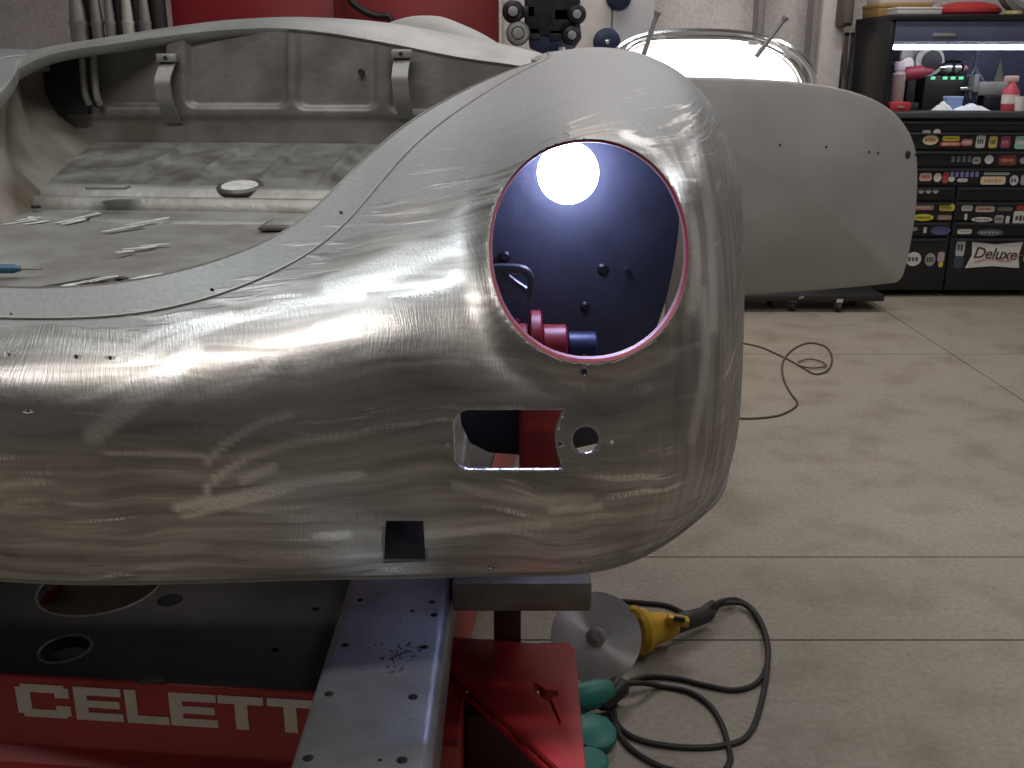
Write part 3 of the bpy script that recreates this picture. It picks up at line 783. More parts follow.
for w in (1.0, 2.3):
    for u in (u0 + .05, u1 - .2): MB().prism([bp(u, w, DZ - .02), bp(u + .12, w, DZ - .02), bp(u + .12, w + .1, DZ - .02), bp(u, w + .1, DZ - .02)], (0, 0, -(DZ - .02))).build('leg', M['red'], bench, .003)
MB().prism([bp(u1 - .02, .022, DZ - .022), bp(u1, .022, DZ - .022), bp(u1, 2.4, DZ - .022), bp(u1 - .02, 2.4, DZ - .022)], (0, 0, -.2)).build('side_rail', M['red'], bench, .003)
MB().prism([bp(u0, .022, DZ - .022), bp(u0 + .02, .022, DZ - .022), bp(u0 + .02, 2.4, DZ - .022), bp(u0, 2.4, DZ - .022)], (0, 0, -.2)).build('side_rail', M['red'], bench, .003)
MB().box((0, 0, 0), (.035, .012, .03)).build('rail_notch', M['black'], bench).location = bp(.205, -.004, DZ - .026)
# lettering, painted on the rail
def glyph(ch):     # unit box 1 x 1, strokes as rectangles
    sx, sy = .27, .24
    R_ = {'C': [(0, .1, sx, .9), (.1, 0, sx, .1), (.1, .9, sx, 1), (sx, 0, .92, sy), (sx, 1 - sy, .92, 1), (1 - sx, sy, 1, .38), (1 - sx, .62, 1, 1 - sy), (.92, .08, 1, sy), (.92, 1 - sy, 1, .92)],
          'E': [(0, 0, sx, 1), (sx, 0, 1, sy), (sx, 1 - sy, 1, 1), (sx, .39, .95, .61)],
          'L': [(0, 0, sx, 1), (sx, 0, 1, sy)],
          'T': [(.36, 0, .64, 1 - sy), (0, 1 - sy, 1, 1)]}
    return R_[ch]
us = [(17, 70), (75, 122), (126, 168), (170, 217), (219, 264), (268, 313), (318, 366)]
for ch, (xa, xb) in zip('CELETTE', us):
    ya = 681 + (xa) * .058; 
    a = Ppl(xa, 697 + xa * .058, bp(0, -.004, .45), rn); b = Ppl(xb, 697 + xb * .058, bp(0, -.004, .45), rn)
    ua = (a - ra).dot(rd); ub = (b - ra).dot(rd); lt = MB()
    for x0, y0, x1, y1 in glyph(ch):
        q = []
        for X_, Y_ in ((x0, y0), (x1, y0), (x1, y1), (x0, y1)):
            if ch == 'C' and False: pass
            q.append(bp(ua + (ub - ua) * X_, -.0045, .434 + .053 * Y_))
        lt.prism(q, rn * .0008)
    lt.build('letter', M['white'], rail, smooth=None)
# triangular gusset with a keyhole slot at the bench corner
gz = .42
gp = [(452, 636), (575, 646), (586, 768), (589, 795), (456, 675), (446, 666)]
gv = [Pz(x, y, gz) for x, y in gp]
gus = MB().prism(gv, (0, 0, -.012)).build('gusset_plate', M['red'], bench, .003)
slot = [Pz(x, y, gz + .05) for x, y in ((533, 683), (538, 684), (546, 690), (558, 691), (559, 695), (551, 698), (561, 722), (560, 726), (549, 702), (541, 697), (535, 690))]
slot = [Pz(x, y, gz) + Vector((0, 0, .05)) for x, y in ((533, 683), (538, 684), (546, 690), (558, 691), (559, 695), (551, 698), (561, 722), (560, 726), (549, 702), (541, 697), (535, 690))]
cut(gus, [MB().prism(slot, (0, 0, -.12))])
a, b, c_ = gv[0], gv[4], gv[1]
MB().prism([gv[4] + Vector((0, 0, -.012)), gv[3] + Vector((0, 0, -.012)), gv[3] + Vector((-.008, .004, -.012)), gv[4] + Vector((-.008, .004, -.012))], (0, 0, -.012)).build('gusset_web', M['red'], bench, .002)
MB().prism([gv[0] + Vector((0, 0, -.013)), gv[1] + Vector((-.03, 0, -.013)), gv[1] + Vector((-.03, .012, -.013)), gv[0] + Vector((0, .012, -.013))], (0, 0, -.04)).build('gusset_back', M['red'], bench, .002)
MB().box((-.10, 1.08, 0), (.06, 1.50, .20)).build('foot_box', mat('shaded_red_enamel', (.07, .012, .012), .6, 0, .5, 9), bench, .004)  # bench red darkened: shade below the gusset is put into the colour
MB().box((-.124, 1.17, .0), (-.074, 1.42, .405)).build('end_post', M['red'], bench, .004)
MB().box((-.07, 1.30, .2), (.04, 1.43, .36)).build('end_box', bpy.data.materials['shaded_red_enamel'], bench, .004)
MB().box((.045, 1.36, 0), (.095, 1.43, gz - .012)).build('leg', M['red'], bench, .004)
base_at(bench, (ra.x + .3, ra.y + .8, 0))

# zinc steel beam lying on the bench, and the steel tube that carries the nose
BZ = .60
beam = thing('steel_beam', 'long grey perforated steel beam pointing forward from under the car', 'beam')
bx = MB().box((-.235, .40, DZ + .002), (-.085, 2.2, BZ)).build('beam_body', M['beam'], beam, .012, seg=4)
hs = []
for px, py, r in ((329, 694, .0055), (413, 697, .0058), (308, 758, .006), (402, 760, .0062), (360, 600, .0045), (432, 602, .0048), (434, 615, .0048), (345, 645, .005), (424, 647, .005), (380, 760, .0025), (412, 611, .003)):
    c = Pz(px, py, BZ); hs.append(MB().cyl(c + Vector((0, 0, -.03)), c + Vector((0, 0, .05)), r, n=20))
cut(bx, hs); bx.data.polygons.foreach_set('use_smooth', [True] * len(bx.data.polygons)); bx.data.set_sharp_from_angle(angle=math.radians(30))
for k in range(2): pass
c = Pz(397, 673, BZ)
MB().box((-.006, -.003, 0), (.006, .003, .003), Matrix.Rotation(.3, 3, 'Z'), c).build('metal_chip', M['shiny'], beam)
for k in range(46):
    a_ = random.uniform(0, 6.28); r_ = abs(random.gauss(0, .022)); c = Pz(397, 655, BZ) + Vector((r_ * math.cos(a_), r_ * 1.4 * math.sin(a_), 0)); e = random.uniform(.0008, .0022)
    MB().box((-e, -e * .7, 0), (e, e * .7, e * .8), Matrix.Rotation(a_, 3, 'Z'), c).build('rust_flake', M['rusty'], beam, smooth=None)
base_at(beam, (-.16, 1.2, DZ))
tube = thing('square_steel_tube', 'dark scaled square steel tube under the nose, right of the beam', 'steel tube')
MB().box((-.083, 1.235, .577), (.110, 1.48, .622)).build('tube_body', M['rusty'], tube, .004)
MB().box((.1095, 1.243, .584), (.1108, 1.472, .615)).build('tube_mouth', M['black'], tube)
st = MB().box((-.03, 1.445, .21), (.015, 1.48, .577)).build('stub_post', M['rusty'], tube, .003)
MB().box((-.05, 1.44, .201), (.035, 1.495, .212)).build('stub_foot', M['rusty'], tube, .002)
base_at(tube, (0, 1.46, .2))

# red fixture tower under the car, seen through the openings
tower = thing('fixture_tower', 'red clamp tower with round collars seen through the headlight and lamp openings', 'fixture')
MB().box((-.22, 1.51, .502), (.082, 1.57, .56)).build('arm', M['red'], tower, .004)
MB().box((.012, 1.50, .55), (.082, 1.57, .865)).build('column', M['red'], tower, .004)
MB().box((-.035, 1.49, .80), (.012, 1.56, .92)).build('side_block', mat('maroon_enamel', (.20, .012, .03), .4, 0, .2, 9), tower, .004)
ax_y = 1.44; azc = P(540, 352, ax_y).z
def axx(px): return P(px, 340, ax_y).x
for name, x0, x1, ytop, m in (('tip', 514, 529, 324, 'red'), ('collar', 529, 542, 311, 'red'), ('sleeve', 542, 567, 325, 'red'), ('end_sleeve', 567, 597, 332, 'bluemetal')):
    r = abs(P(540, ytop, ax_y).z - azc)
    L_ = axx(x1) - axx(x0)
    MB().lathe((axx(x0), ax_y, azc), (axx(x1), ax_y, azc), [(0, r * .9), (.003, r), (L_ - .003, r), (L_, r * .92)], 28).build(name, M[m], tower)
MB().box((.015, 1.42, azc - .12), (.075, 1.50, azc - .02)).build('saddle', M['red'], tower, .004)
MB().cyl(P(584, 357, ax_y - .045), P(584, 357, ax_y - .04), .004).build('set_screw', M['chrome'], tower)
base_at(tower, (-.15, 1.53, .502))

# blue scriber left on the trunk floor
sc = thing('blue_scriber', 'blue handled scriber lying on the trunk floor by the lip', 'hand tool')
a = P(-40, 270, 1.30); b = P(22, 275, 1.30); c = P(43, 276.5, 1.30)
for q in (a, b, c): q.z = fz(1.30) + .010
MB().lathe(a, b, [(0, .004), (.004, .006), ((b - a).length - .01, .006), ((b - a).length, .003)], 12).build('handle', flat((.02, .09, .16)), sc)
MB().cyl(b, c, .0022, .0012, 8).build('point', M['dullsteel'], sc)
base_at(sc, a)

# ================================================================== GRINDERS AND CORDS ON THE FLOOR
gr = thing('angle_grinder', 'yellow angle grinder with a large silver disc lying on the concrete', 'power tool')
dc = P(596, 637, 1.96); dn = (Vector((0, -.80, .60))).normalized()
dsk = MB().lathe((0, 0, 0), (0, 0, 1), [(0, .100), (.002, .101), (.0035, .100), (.0045, .050), (.003, .03)], 56).build('disc', M['disc'], gr, smooth=20)
dsk.location = dc; dsk.rotation_euler = dn.to_track_quat('Z', 'Y').to_euler()
_nt = M['disc'].node_tree; _tg = _nt.nodes.new('ShaderNodeTangent'); _tg.direction_type = 'RADIAL'; _tg.axis = 'Z'
_b = _nt.nodes['Principled BSDF']; _nt.links.new(_tg.outputs[0], _b.inputs['Tangent']); _b.inputs['Anisotropic'].default_value = .85
MB().lathe(dc + dn * .002, dc + dn, [(0, .022), (.006, .022), (.008, .018), (.008, .010), (.014, .010)], 24).build('flange_nut', M['dullsteel'], gr)
gx = Vector((.92, .05, .12)).normalized()
def gp_(px, py, Y): return P(px, py, Y)
a = gp_(634, 632, 2.03); b = gp_(674, 625, 2.08)
Lh = (b - a).length
MB().lathe(a, b, [(0, .050), (.012, .056), (.03, .052), (.045, .040), (.075, .036), (Lh * .8, .034), (Lh, .024)], 24).build('gear_housing', M['yellow'], gr)
MB().box((-.022, -.012, -.010), (.030, .012, .010), Matrix.Rotation(.2, 3, 'Y'), gp_(676, 620, 2.04)).build('switch_block', M['yellow'], gr, .004)
MB().box((-.012, -.004, -.006), (.014, .004, .006), Matrix.Rotation(.2, 3, 'Y'), gp_(679, 619, 2.026)).build('switch', M['black'], gr, .002)
MB().tube([gp_(630, 613, 2.0), gp_(634, 610, 2.0), gp_(638, 616, 2.0)], .012, 8).build('side_lug', M['yellow'], gr)
a = gp_(672, 625, 2.08); b = gp_(712, 613, 2.16)
MB().lathe(a, b, [(0, .020), (.02, .024), ((b - a).length - .02, .020), ((b - a).length, .012)], 20).build('handle', M['black'], gr)
MB().tube([gp_(700, 614, 2.14), gp_(708, 608, 2.16), gp_(714, 604, 2.17)], .012, 8).build('cord_sleeve', M['black'], gr)
def flo(px, py, z=.006): return Pz(px, py, z)
cord = [gp_(712, 606, 2.17), flo(722, 601, .03), flo(738, 600), flo(755, 612), flo(766, 635), flo(768, 660), flo(758, 682), flo(735, 690), flo(705, 685), flo(675, 678), flo(645, 677), flo(625, 685), flo(614, 702), flo(618, 725), flo(640, 740), flo(680, 747), flo(720, 746), flo(748, 735), flo(762, 700), flo(768, 655, .014), flo(762, 625, .016), flo(745, 605, .014), flo(722, 604, .022), flo(712, 614, .014), flo(704, 618), flo(690, 616), flo(668, 606), flo(645, 603), flo(620, 601)]
MB().tube(cord, .0062, 8, 8).build('power_cord', M['rubber'], gr)
base_at(gr, (dc.x, dc.y, 0))

tg = thing('teal_grinder', 'teal power tool half hidden behind the red gusset plate', 'power tool')
a = flo(572, 700, .05); b = flo(610, 690, .045)
MB().lathe(a, b, [(0, .026), (.01, .032), ((b - a).length * .7, .030), ((b - a).length, .022)], 20).build('motor_housing', M['teal'], tg)
a2 = flo(600, 706, .03); b2 = flo(622, 684, .04)
MB().lathe(a2, b2, [(0, .012), (.01, .018), ((b2 - a2).length - .01, .024), ((b2 - a2).length, .018)], 18).build('handle', M['black'], tg)
d2 = flo(592, 738, .012)
MB().lathe(d2, d2 + Vector((.15, -.15, 1)), [(0, .044), (.01, .048), (.022, .046), (.028, .036)], 28).build('pad', M['teal'], tg)
d3 = flo(590, 765, .010)
MB().lathe(d3, d3 + Vector((.1, -.1, 1)), [(0, .034), (.012, .036), (.018, .030)], 24).build('pad', M['teal'], tg)
MB().tube([d2 + Vector((0, 0, .015)), (d2 + a) / 2 + Vector((0, 0, .0)), a], .012, 8).build('neck', M['black'], tg)
cord = [b2, flo(640, 683, .03), flo(660, 686), flo(690, 692), flo(710, 706), flo(722, 725), flo(728, 745), flo(730, 762), flo(715, 775), flo(680, 772), flo(655, 764), flo(630, 748), flo(616, 728), flo(610, 708), flo(612, 692, .02)]
MB().tube(cord, .0062, 8, 8).build('power_cord', M['rubber'], tg)
base_at(tg, (d2.x, d2.y, 0))

fc = MB().tube([flo(x, y, .004) for x, y in ((690, 335), (735, 342), (760, 347), (785, 358), (800, 366), (815, 374), (828, 370), (832, 358), (826, 347), (810, 343), (795, 348), (785, 358), (782, 368), (784, 380), (790, 392), (797, 402), (794, 408), (780, 415), (760, 418), (735, 418), (690, 412))], .0045, 8, 8)
fc.tube([flo(x, y, .009) for x, y in ((798, 362), (808, 359), (820, 361), (826, 366), (812, 368), (800, 366))], .0035, 8, 6)
tag(fc.build('floor_cable', M['brown']), 'thin brown cable looped on the concrete right of the fender', 'cable')

# creeper / low trolley under the door
tr = thing('low_trolley', 'low black trolley with small casters on the floor below the open door', 'trolley')
a = flo(760, 292, 0); b = flo(852, 292, 0)
Yt = a.y
MB().box((a.x - .3, 5.45, .062), (b.x, 5.82, .10)).build('deck', M['black'], tr, .01)
for px, py in ((792, 306), (838, 307), (770, 300.5), (852, 300.5)):
    c = flo(px, py, .028)
    w = MB().lathe(c + Vector((-.014, 0, 0)), c + Vector((.014, 0, 0)), [(0, .022), (.004, .028), (.024, .028), (.028, .022)], 18).build('caster_wheel', M['rubber'], tr)
    MB().lathe(c + Vector((-.0155, 0, 0)), c + Vector((.0155, 0, 0)), [(0, .012), (.031, .012)], 12).build('hub', M['chrome'], w)
    MB().prism([c + Vector((-.018, .02, .03)), c + Vector((.018, .02, .03)), c + Vector((.018, -.02, .03)), c + Vector((-.018, -.02, .03))], (0, 0, .02)).build('caster_fork', M['chrome'], tr)
    if py > 303: MB().prism([c + Vector((-.018, .01, .0)), c + Vector((-.018, -.02, .03)), c + Vector((-.018, .18, .05)), c + Vector((-.018, .18, .03))], (.036, 0, 0)).build('caster_arm', M['chrome'], tr)
MB().tube([flo(800, 298, .09), flo(812, 296, .08), flo(838, 297, .08), flo(856, 293, .09)], .008, 6).build('frame_rod', M['pole'], tr)
base_at(tr, (b.x - .2, Yt + .1, 0))

# ================================================================== ARCHED LAMP BEHIND THE DOOR
al = thing('arched_work_light', 'bright arched work light with shiny double rim and two thin rods behind the door', 'lamp')
Ya = 3.25
def arch(pts_, r, name, m, Y, n=8):
    return MB().tube([P(x, y, Y) for x, y in pts_], r, n, 6).build(name, m, al)
arch([(612, 58), (622, 46), (640, 37), (665, 33), (700, 32), (740, 34), (775, 41), (798, 54), (812, 72), (814, 90), (808, 120), (790, 150)], .011, 'outer_rim', M['chrome'], Ya)
arch([(622, 56), (634, 44), (655, 38.5), (700, 37.5), (740, 39), (768, 46), (788, 58), (800, 74), (804, 92), (798, 120)], .009, 'inner_rim', M['chrome'], Ya - .05)
# reflector shell and lit diffuser
sh = []
outl = [(624, 60), (634, 48), (655, 42), (700, 40), (740, 42), (766, 49), (784, 60), (796, 75), (799, 92)]
o_ = spline([Vector((x, y, 0)) for x, y in outl], 6)
for p in o_:
    a = P(p.x, p.y, Ya - .03); b = P(p.x * .8 + 715 * .2, max(p.y, 50) * .6 + 66 * .4, Ya + .10); c = P(p.x * .4 + 715 * .6, 84, Ya + .14)
    sh.append([a, b, c, P(p.x * .4 + 715 * .6, 130, Ya + .12)])
grid_mesh('reflector', sh, mat('white_reflector', (.75, .72, .71), .4), al, thick=.004, off=0)
df = [P(x, y, Ya + .01) for x, y in ((636, 64), (655, 57), (700, 54), (740, 56), (766, 61), (780, 72), (786, 84), (780, 110), (660, 110), (640, 80))]
pillow(spline(df, 4, True), (0, -1, 0), .02, .02).build('diffuser', M['glow'], al)
for x0, y0, x1, y1 in ((642, 60, 658, 12), (756, 57, 786, 17)):
    MB().tube([P(x0, y0, Ya - .09), P((x0 + x1) / 2, (y0 + y1) / 2, Ya - .09), P(x1, y1, Ya - .09)], lambda t: .007 + .004 * (t > .92), 8, 8).build('rod', M['pole'], al)
for px, py in ((660, 38), (752, 43), (787, 56)):
    MB().box((-.014, -.02, -.006), (.014, .05, .006)).build('rim_clip', M['white'], al, .002).location = P(px, py, Ya - .05)
b_ = P(680, 120, Ya + .06)
MB().cyl((b_.x, b_.y, .02), (b_.x, b_.y, b_.z + .06), .02).build('stand_pole', M['pole'], al)
MB().lathe((b_.x, b_.y, 0), (b_.x, b_.y, 1), [(0, .09), (.015, .09), (.03, .04), (.05, .025)], 28).build('stand_base', M['pole'], al)
base_at(al, (b_.x, b_.y, 0))

# ================================================================== TOOL CABINET
CY = 5.85
tcab = thing('tool_cabinet', 'tall black tool cabinet with lit hutch and sticker-covered drawers', 'cabinet')
def cp(px, py, d=0): return P(px, py, CY - d)
xl = cp(888, 60).x; xr = cp(1085, 150).x; zb_ = cp(950, 119).z; zt = cp(950, 20).z; cd = .62
zsh = cp(950, 118).z
MB().box((xl, CY + .02, .10), (xr, CY + cd, zsh)).build('drawer_case', M['cabinet'], tcab, .006)
MB().box((xl - .02, CY - .03, zsh), (xr + .02, CY + cd, zsh + .035)).build('worktop', mat('dark_worktop', (.05, .055, .06), .35), tcab, .006)
MB().box((xl, CY + cd - .03, zsh + .035), (xr, CY + cd, zt)).build('hutch_back', M['cabin'], tcab)
MB().box((xl, CY + .02, zsh + .035), (xl + .03, CY + cd - .03, zt)).build('hutch_side', M['cabinet'], tcab, .004)
MB().box((xr - .03, CY + .02, zsh + .035), (xr, CY + cd - .03, zt)).build('hutch_side', M['cabinet'], tcab, .004)
MB().box((xl, CY + .0, zt), (xr, CY + cd, zt + .03)).build('hutch_top', M['cabinet'], tcab, .004)
zl = cp(950, 42).z
MB().box((xl + .03, CY + .02, zl), (xr - .03, CY + .05, zt)).build('hutch_valance', M['cabin'], tcab, .004)
MB().box((cp(934, 34).x, CY + .012, cp(934, 36.5).z), (cp(957, 34).x, CY + .02, cp(934, 33).z)).build('name_plate', M['pole'], tcab, .002)
MB().cyl((xl + .035, CY + .07, zl - .025), (xr - .05, CY + .07, zl - .025), .014).build('light_tube', M['tube'], tcab)
for x in (xl + .12, xl + .5, xr - .2):
    for y in (CY + .12, CY + cd - .12): MB().lathe((x - .02, y, .05), (x + .02, y, .05), [(0, .04), (.005, .05), (.035, .05), (.04, .04)], 18).build('caster', M['rubber'], tcab)
MB().box((xl + .01, CY + .04, .075), (xr - .01, CY + cd - .02, .102)).build('plinth', M['black'], tcab)
rows = [(121, 131), (132, 149), (151, 166), (168, 185), (187, 200), (202, 220), (222, 236), (238, 290)]
xm = cp(955, 200).x
drawers = []
for k, (ya, yb) in enumerate(rows):
    za = cp(950, ya).z; zb2 = cp(950, yb).z
    spans = [(xl + .015, xr - .015)] if k < 4 else [(xl + .015, xm - .006), (xm + .006, xr - .015)]
    for x0, x1 in spans:
        d = MB().box((x0, CY, zb2), (x1, CY + .02, za)).build('drawer', M['cabinet'], tcab, .003)
        MB().box((x0 + .02, CY - .014, za - .016), (x1 - .02, CY, za - .006)).build('handle', mat('cabinet_handle', (.05, .055, .065), .3, .5) if 'cabinet_handle' not in bpy.data.materials else bpy.data.materials['cabinet_handle'], d, .002)
        drawers.append((x0, x1, zb2, za, d))
def find_drawer(x, z):
    for x0, x1, z0, z1, d in drawers:
        if x0 <= x <= x1 and z0 <= z <= z1: return d
    return tcab
def sticker(x0, y0, x1, y1, c, kind='r', marks=None, markcol=(.05, .05, .05)):
    a = cp(x0, y1); b = cp(x1, y0); cx, cz = (a.x + b.x) / 2, (a.z + b.z) / 2
    yy = CY - .0016
    if kind == 'o': o = [Vector((cx + (b.x - a.x) / 2 * math.cos(t), yy, cz + (b.z - a.z) / 2 * math.sin(t))) for t in np.linspace(0, 2 * math.pi, 24, endpoint=False)]
    elif kind == 'd':
        o = [Vector((a.x, yy, a.z)), Vector((cx, yy, a.z + .012)), Vector((b.x, yy, a.z)), Vector((b.x - .015, yy, cz)), Vector((b.x, yy, b.z)), Vector((cx, yy, b.z - .014)), Vector((a.x + .02, yy, b.z)), Vector((a.x + .03, yy, cz))]
    else:
        e = min(.008, (b.x - a.x) * .2)
        o = [Vector(q) for q in ((a.x + e, yy, a.z), (b.x - e, yy, a.z), (b.x, yy, a.z + e), (b.x, yy, b.z - e), (b.x - e, yy, b.z), (a.x + e, yy, b.z), (a.x, yy, b.z - e), (a.x, yy, a.z + e))]
    d = find_drawer(cx, cz)
    s = MB().prism(o, (0, .0014, 0)).build('sticker', flat(c), d, smooth=None)
    if marks:                                   # unreadable small print as little bars
        n = marks
        mk = MB(); w = (b.x - a.x) * .72 / n
        for k in range(n):
            hgt = (b.z - a.z) * random.uniform(.22, .4)
            x_ = a.x + (b.x - a.x) * .14 + w * k
            mk.box((x_, yy - .0008, cz - hgt / 2), (x_ + w * .68, yy, cz + hgt / 2))
        mk.build('print', flat(markcol), d, smooth=None)
Wt = (.55, .53, .50); Yl = (.55, .45, .05); Rd = (.42, .05, .05); Bl = (.10, .10, .30); Gn = (.25, .45, .36); Gy = (.3, .3, .29)
sticker(933, 129, 941, 135, Wt, 'o'); sticker(922, 130, 931, 134, Gy, 'r')
sticker(922, 135, 939, 145, (.55, .50, .28), 'o', 5, (.35, .12, .05)); sticker(942, 136, 960, 141, Yl, 'r', 6, (.2, .25, .05)); sticker(940, 142, 961, 146, (.5, .12, .08), 'r', 7, Wt)
sticker(961, 139, 973, 145.5, (.45, .16, .15), 'r', 4, Wt); sticker(975, 135, 986, 148, (.45, .45, .45), 'r', 3); sticker(988, 136, 998, 148, (.5, .36, .1), 'r', 3)
sticker(1000, 136, 1011, 148, (.25, .05, .09), 'r', 3, (.4, .15, .2)); sticker(1014, 136, 1030, 149, Gn, 'r', 4, Wt)
for k in range(4): sticker(951 + k * 5.5, 156, 955 + k * 5.5, 162, (.12, .12, .12))
sticker(972, 157, 981, 164, Gy, 'r', 3); sticker(984, 155, 994, 164, Wt, 'o'); sticker(998, 155, 1017, 165, (.18, .04, .03), 'r', 5, (.45, .2, .12)); sticker(1019, 157, 1030, 164, Gy, 'o')
sticker(919, 173, 932, 181, (.5, .35, .33), 'r', 4, Rd); sticker(933, 173, 942, 182, Wt, 'o'); sticker(942, 172, 949, 183, Rd); sticker(948, 176, 955, 182, Wt, 'o')
for k in range(6): sticker(950 + k * 5, 171.5, 954 + k * 5, 177, (.25, .25, .55))
sticker(957, 178.5, 968, 182, Wt, 'r', 5, Gy); sticker(983, 172.5, 1010, 175, Wt, 'r', 9, (.1, .1, .1)); sticker(980, 176.5, 1006, 184.5, (.6, .48, .36), 'r', 5, (.55, .25, .05)); sticker(1009, 175, 1019, 185.5, Wt, 'o', 2, Bl); sticker(1020, 175, 1032, 185, Gy, 'r')
for k in range(3): sticker(918 + k * 7.2, 188, 924.5 + k * 7.2, 193.5, Wt, 'o')
sticker(912, 204, 934, 210, (.55, .22, .2), 'r', 5, Wt); sticker(939, 204, 955, 211, Yl, 'r', 5, (.2, .2, .04)); sticker(912, 214, 934, 221, Yl, 'o', 6, (.15, .15, .02)); sticker(937, 215, 952, 220, (.28, .16, .13), 'r', 5, Gy)
sticker(961, 205, 973, 211, Wt, 'r', 4, Gy); sticker(975, 206, 995, 212, (.5, .4, .32), 'r', 6, Rd); sticker(997, 207, 1013, 211, (.16, .15, .13)); sticker(964, 214, 967.5, 220, Wt); sticker(971, 217, 993, 222, Wt, 'o', 5, (.2, .2, .1)); sticker(994, 215, 1004, 223, Gy, 'r', 3); sticker(1005, 216, 1010, 224, Wt); sticker(1012, 211, 1030, 225, Wt, 'r', 3); sticker(1016, 205, 1030, 210, Rd)
sticker(910, 227, 918, 231, Gy, 'o'); sticker(923, 227, 927, 233, Wt); sticker(930, 226, 951, 235, (.09, .09, .2), 'o'); sticker(957, 229, 972, 234, Wt, 'r', 5, Gy); sticker(976, 229, 1004, 236, (.10, .10, .11), 'o', 5, Gy)
sticker(905, 252, 922, 266, Wt, 'o', 3, (.08, .08, .08)); sticker(924, 253, 936, 266, Gy, 'o', 3); sticker(937, 252, 945, 262, (.4, .3, .3)); sticker(938, 262, 943, 267, Yl)
sticker(955, 239, 966, 256, (.40, .42, .44), 'r', 2); sticker(953, 256, 964, 268, (.04, .06, .08)); sticker(1023, 250, 1032, 262, Wt)
sticker(965, 242, 1023, 268, (.62, .60, .56), 'd')
# the word on the ribbon sticker
tcv = bpy.data.curves.new('deluxe_text', 'FONT'); tcv.body = 'Deluxe'; tcv.size = .092; tcv.align_x = 'CENTER'; tcv.align_y = 'CENTER'; tcv.shear = .18; tcv.extrude = .0006; tcv.resolution_u = 3; tcv.offset = .001; tcv.space_character = .95
to = bpy.data.objects.new('tmp', tcv); COL.objects.link(to)
dg = bpy.context.evaluated_depsgraph_get(); dg.update(); tm = bpy.data.meshes.new_from_object(to.evaluated_get(dg)); bpy.data.objects.remove(to)
cc = cp(995, 254)
lt = link('sticker_lettering', tm, flat((.06, .04, .04)), find_drawer(cc.x, cc.z))
lt.location = (cc.x, CY - .003, cc.z); lt.rotation_euler = (math.radians(90), math.radians(3), 0)
for m_ in lt.data.materials: pass
lt.data.materials.clear(); lt.data.materials.append(flat((.06, .04, .04)))
sw = MB().tube([cp(974, 262, .003), cp(990, 258.5, .003), cp(1006, 261, .003), cp(1021, 255, .003)], .003, 6).build('sticker_underline', flat((.5, .12, .14)), find_drawer(cc.x, cc.z))
base_at(tcab, ((xl + xr) / 2, CY + .3, 0))

# ---- things in the hutch
zw = zsh + .035
def hp_(px, py, d=.2): return P(px, py, CY + d)
def on_top(o_pts): pass
def item(name, label, cat): return thing(name, label, cat)
mg = item('round_mirror', 'round dark mirror with white rim standing in the lit hutch', 'mirror')
c = hp_(930, 61, .36); ztr = hp_(924, 76, .28).z + .001
MB().lathe(c + Vector((0, .02, 0)), c + Vector((0, -1, 0)), [(0, .06), (.0, .085), (.02, .085), (.025, .065), (.02, .06)], 28).build('rim', M['white'], mg)
MB().cyl(c + Vector((.01, -.002, 0)), c + Vector((.01, -.008, 0)), .06).build('glass', M['grease'], mg)
MB().cyl((c.x, c.y + .01, ztr), (c.x, c.y + .01, max(c.z - .08, ztr + .02)), .012).build('stem', M['pole'], mg)
MB().lathe((c.x, c.y, ztr), (c.x, c.y, ztr + 1), [(0, .03), (.008, .03), (.012, .015)], 20).build('foot', M['pole'], mg)
base_at(mg, (c.x, c.y, ztr))
rad = item('workshop_radio', 'black radio with small green lights in the middle of the hutch', 'radio')
a = hp_(924, 76, .28); b = hp_(966, 76, .28)
MB().box((a.x, CY + .26, zw), (b.x, CY + .5, a.z)).build('body', M['black'], rad, .008)
for px in (933, 945, 953, 961):
    q = hp_(px, 78, .258); MB().box((q.x - .012, q.y - .004, q.z - .008), (q.x + .012, q.y + .002, q.z + .008)).build('indicator', mat('green_light', (.1, .6, .3), .4, emit=(.2, 1, .5), estr=.7) if 'green_light' not in bpy.data.materials else bpy.data.materials['green_light'], rad)
base_at(rad, ((a.x + b.x) / 2, CY + .38, zw))
tank = item('silver_canister', 'silver canister with dark band lying on the black radio', 'canister')
a2, b2 = hp_(940, 70, .36), hp_(963, 70, .36); zc = rad.children[0].data.vertices[0].co.z
ztop = hp_(924, 76, .28).z
MB().lathe((a2.x, CY + .38, ztop + .045), (b2.x, CY + .38, ztop + .045), [(0, .03), (.02, .045), (b2.x - a2.x - .02, .045), (b2.x - a2.x, .03)], 24).build('body', M['chrome'], tank)
MB().lathe((a2.x + .06, CY + .38, ztop + .045), (b2.x, CY + .38, ztop + .045), [(0, .0465), (.02, .0465)], 24).build('band', M['black'], tank)
MB().lathe((b2.x, CY + .38, ztop + .045), (b2.x + .03, CY + .38, ztop + .045), [(0, .02), (.03, .015)], 16).build('cap', flat((.5, .25, .2)), tank)
base_at(tank, (a2.x, CY + .38, ztop))
jar = item('spray_can', 'pink topped spray can at the left end of the hutch', 'spray can')
q = hp_(898, 84, .15)
MB().lathe((q.x, q.y, zw), (q.x, q.y, zw + 1), [(0, .035), (.01, .038), (.20, .038), (.225, .02)], 20).build('can', flat((.30, .22, .22)), jar)
MB().cyl((q.x, q.y, zw + .222), (q.x, q.y, zw + .27), .03).build('cap', flat((.55, .42, .5)), jar)
base_at(jar, (q.x, q.y, zw))
drl = item('cordless_drill', 'dark red cordless drill left of the radio in the hutch', 'power tool')
q = hp_(914, 84, .2)
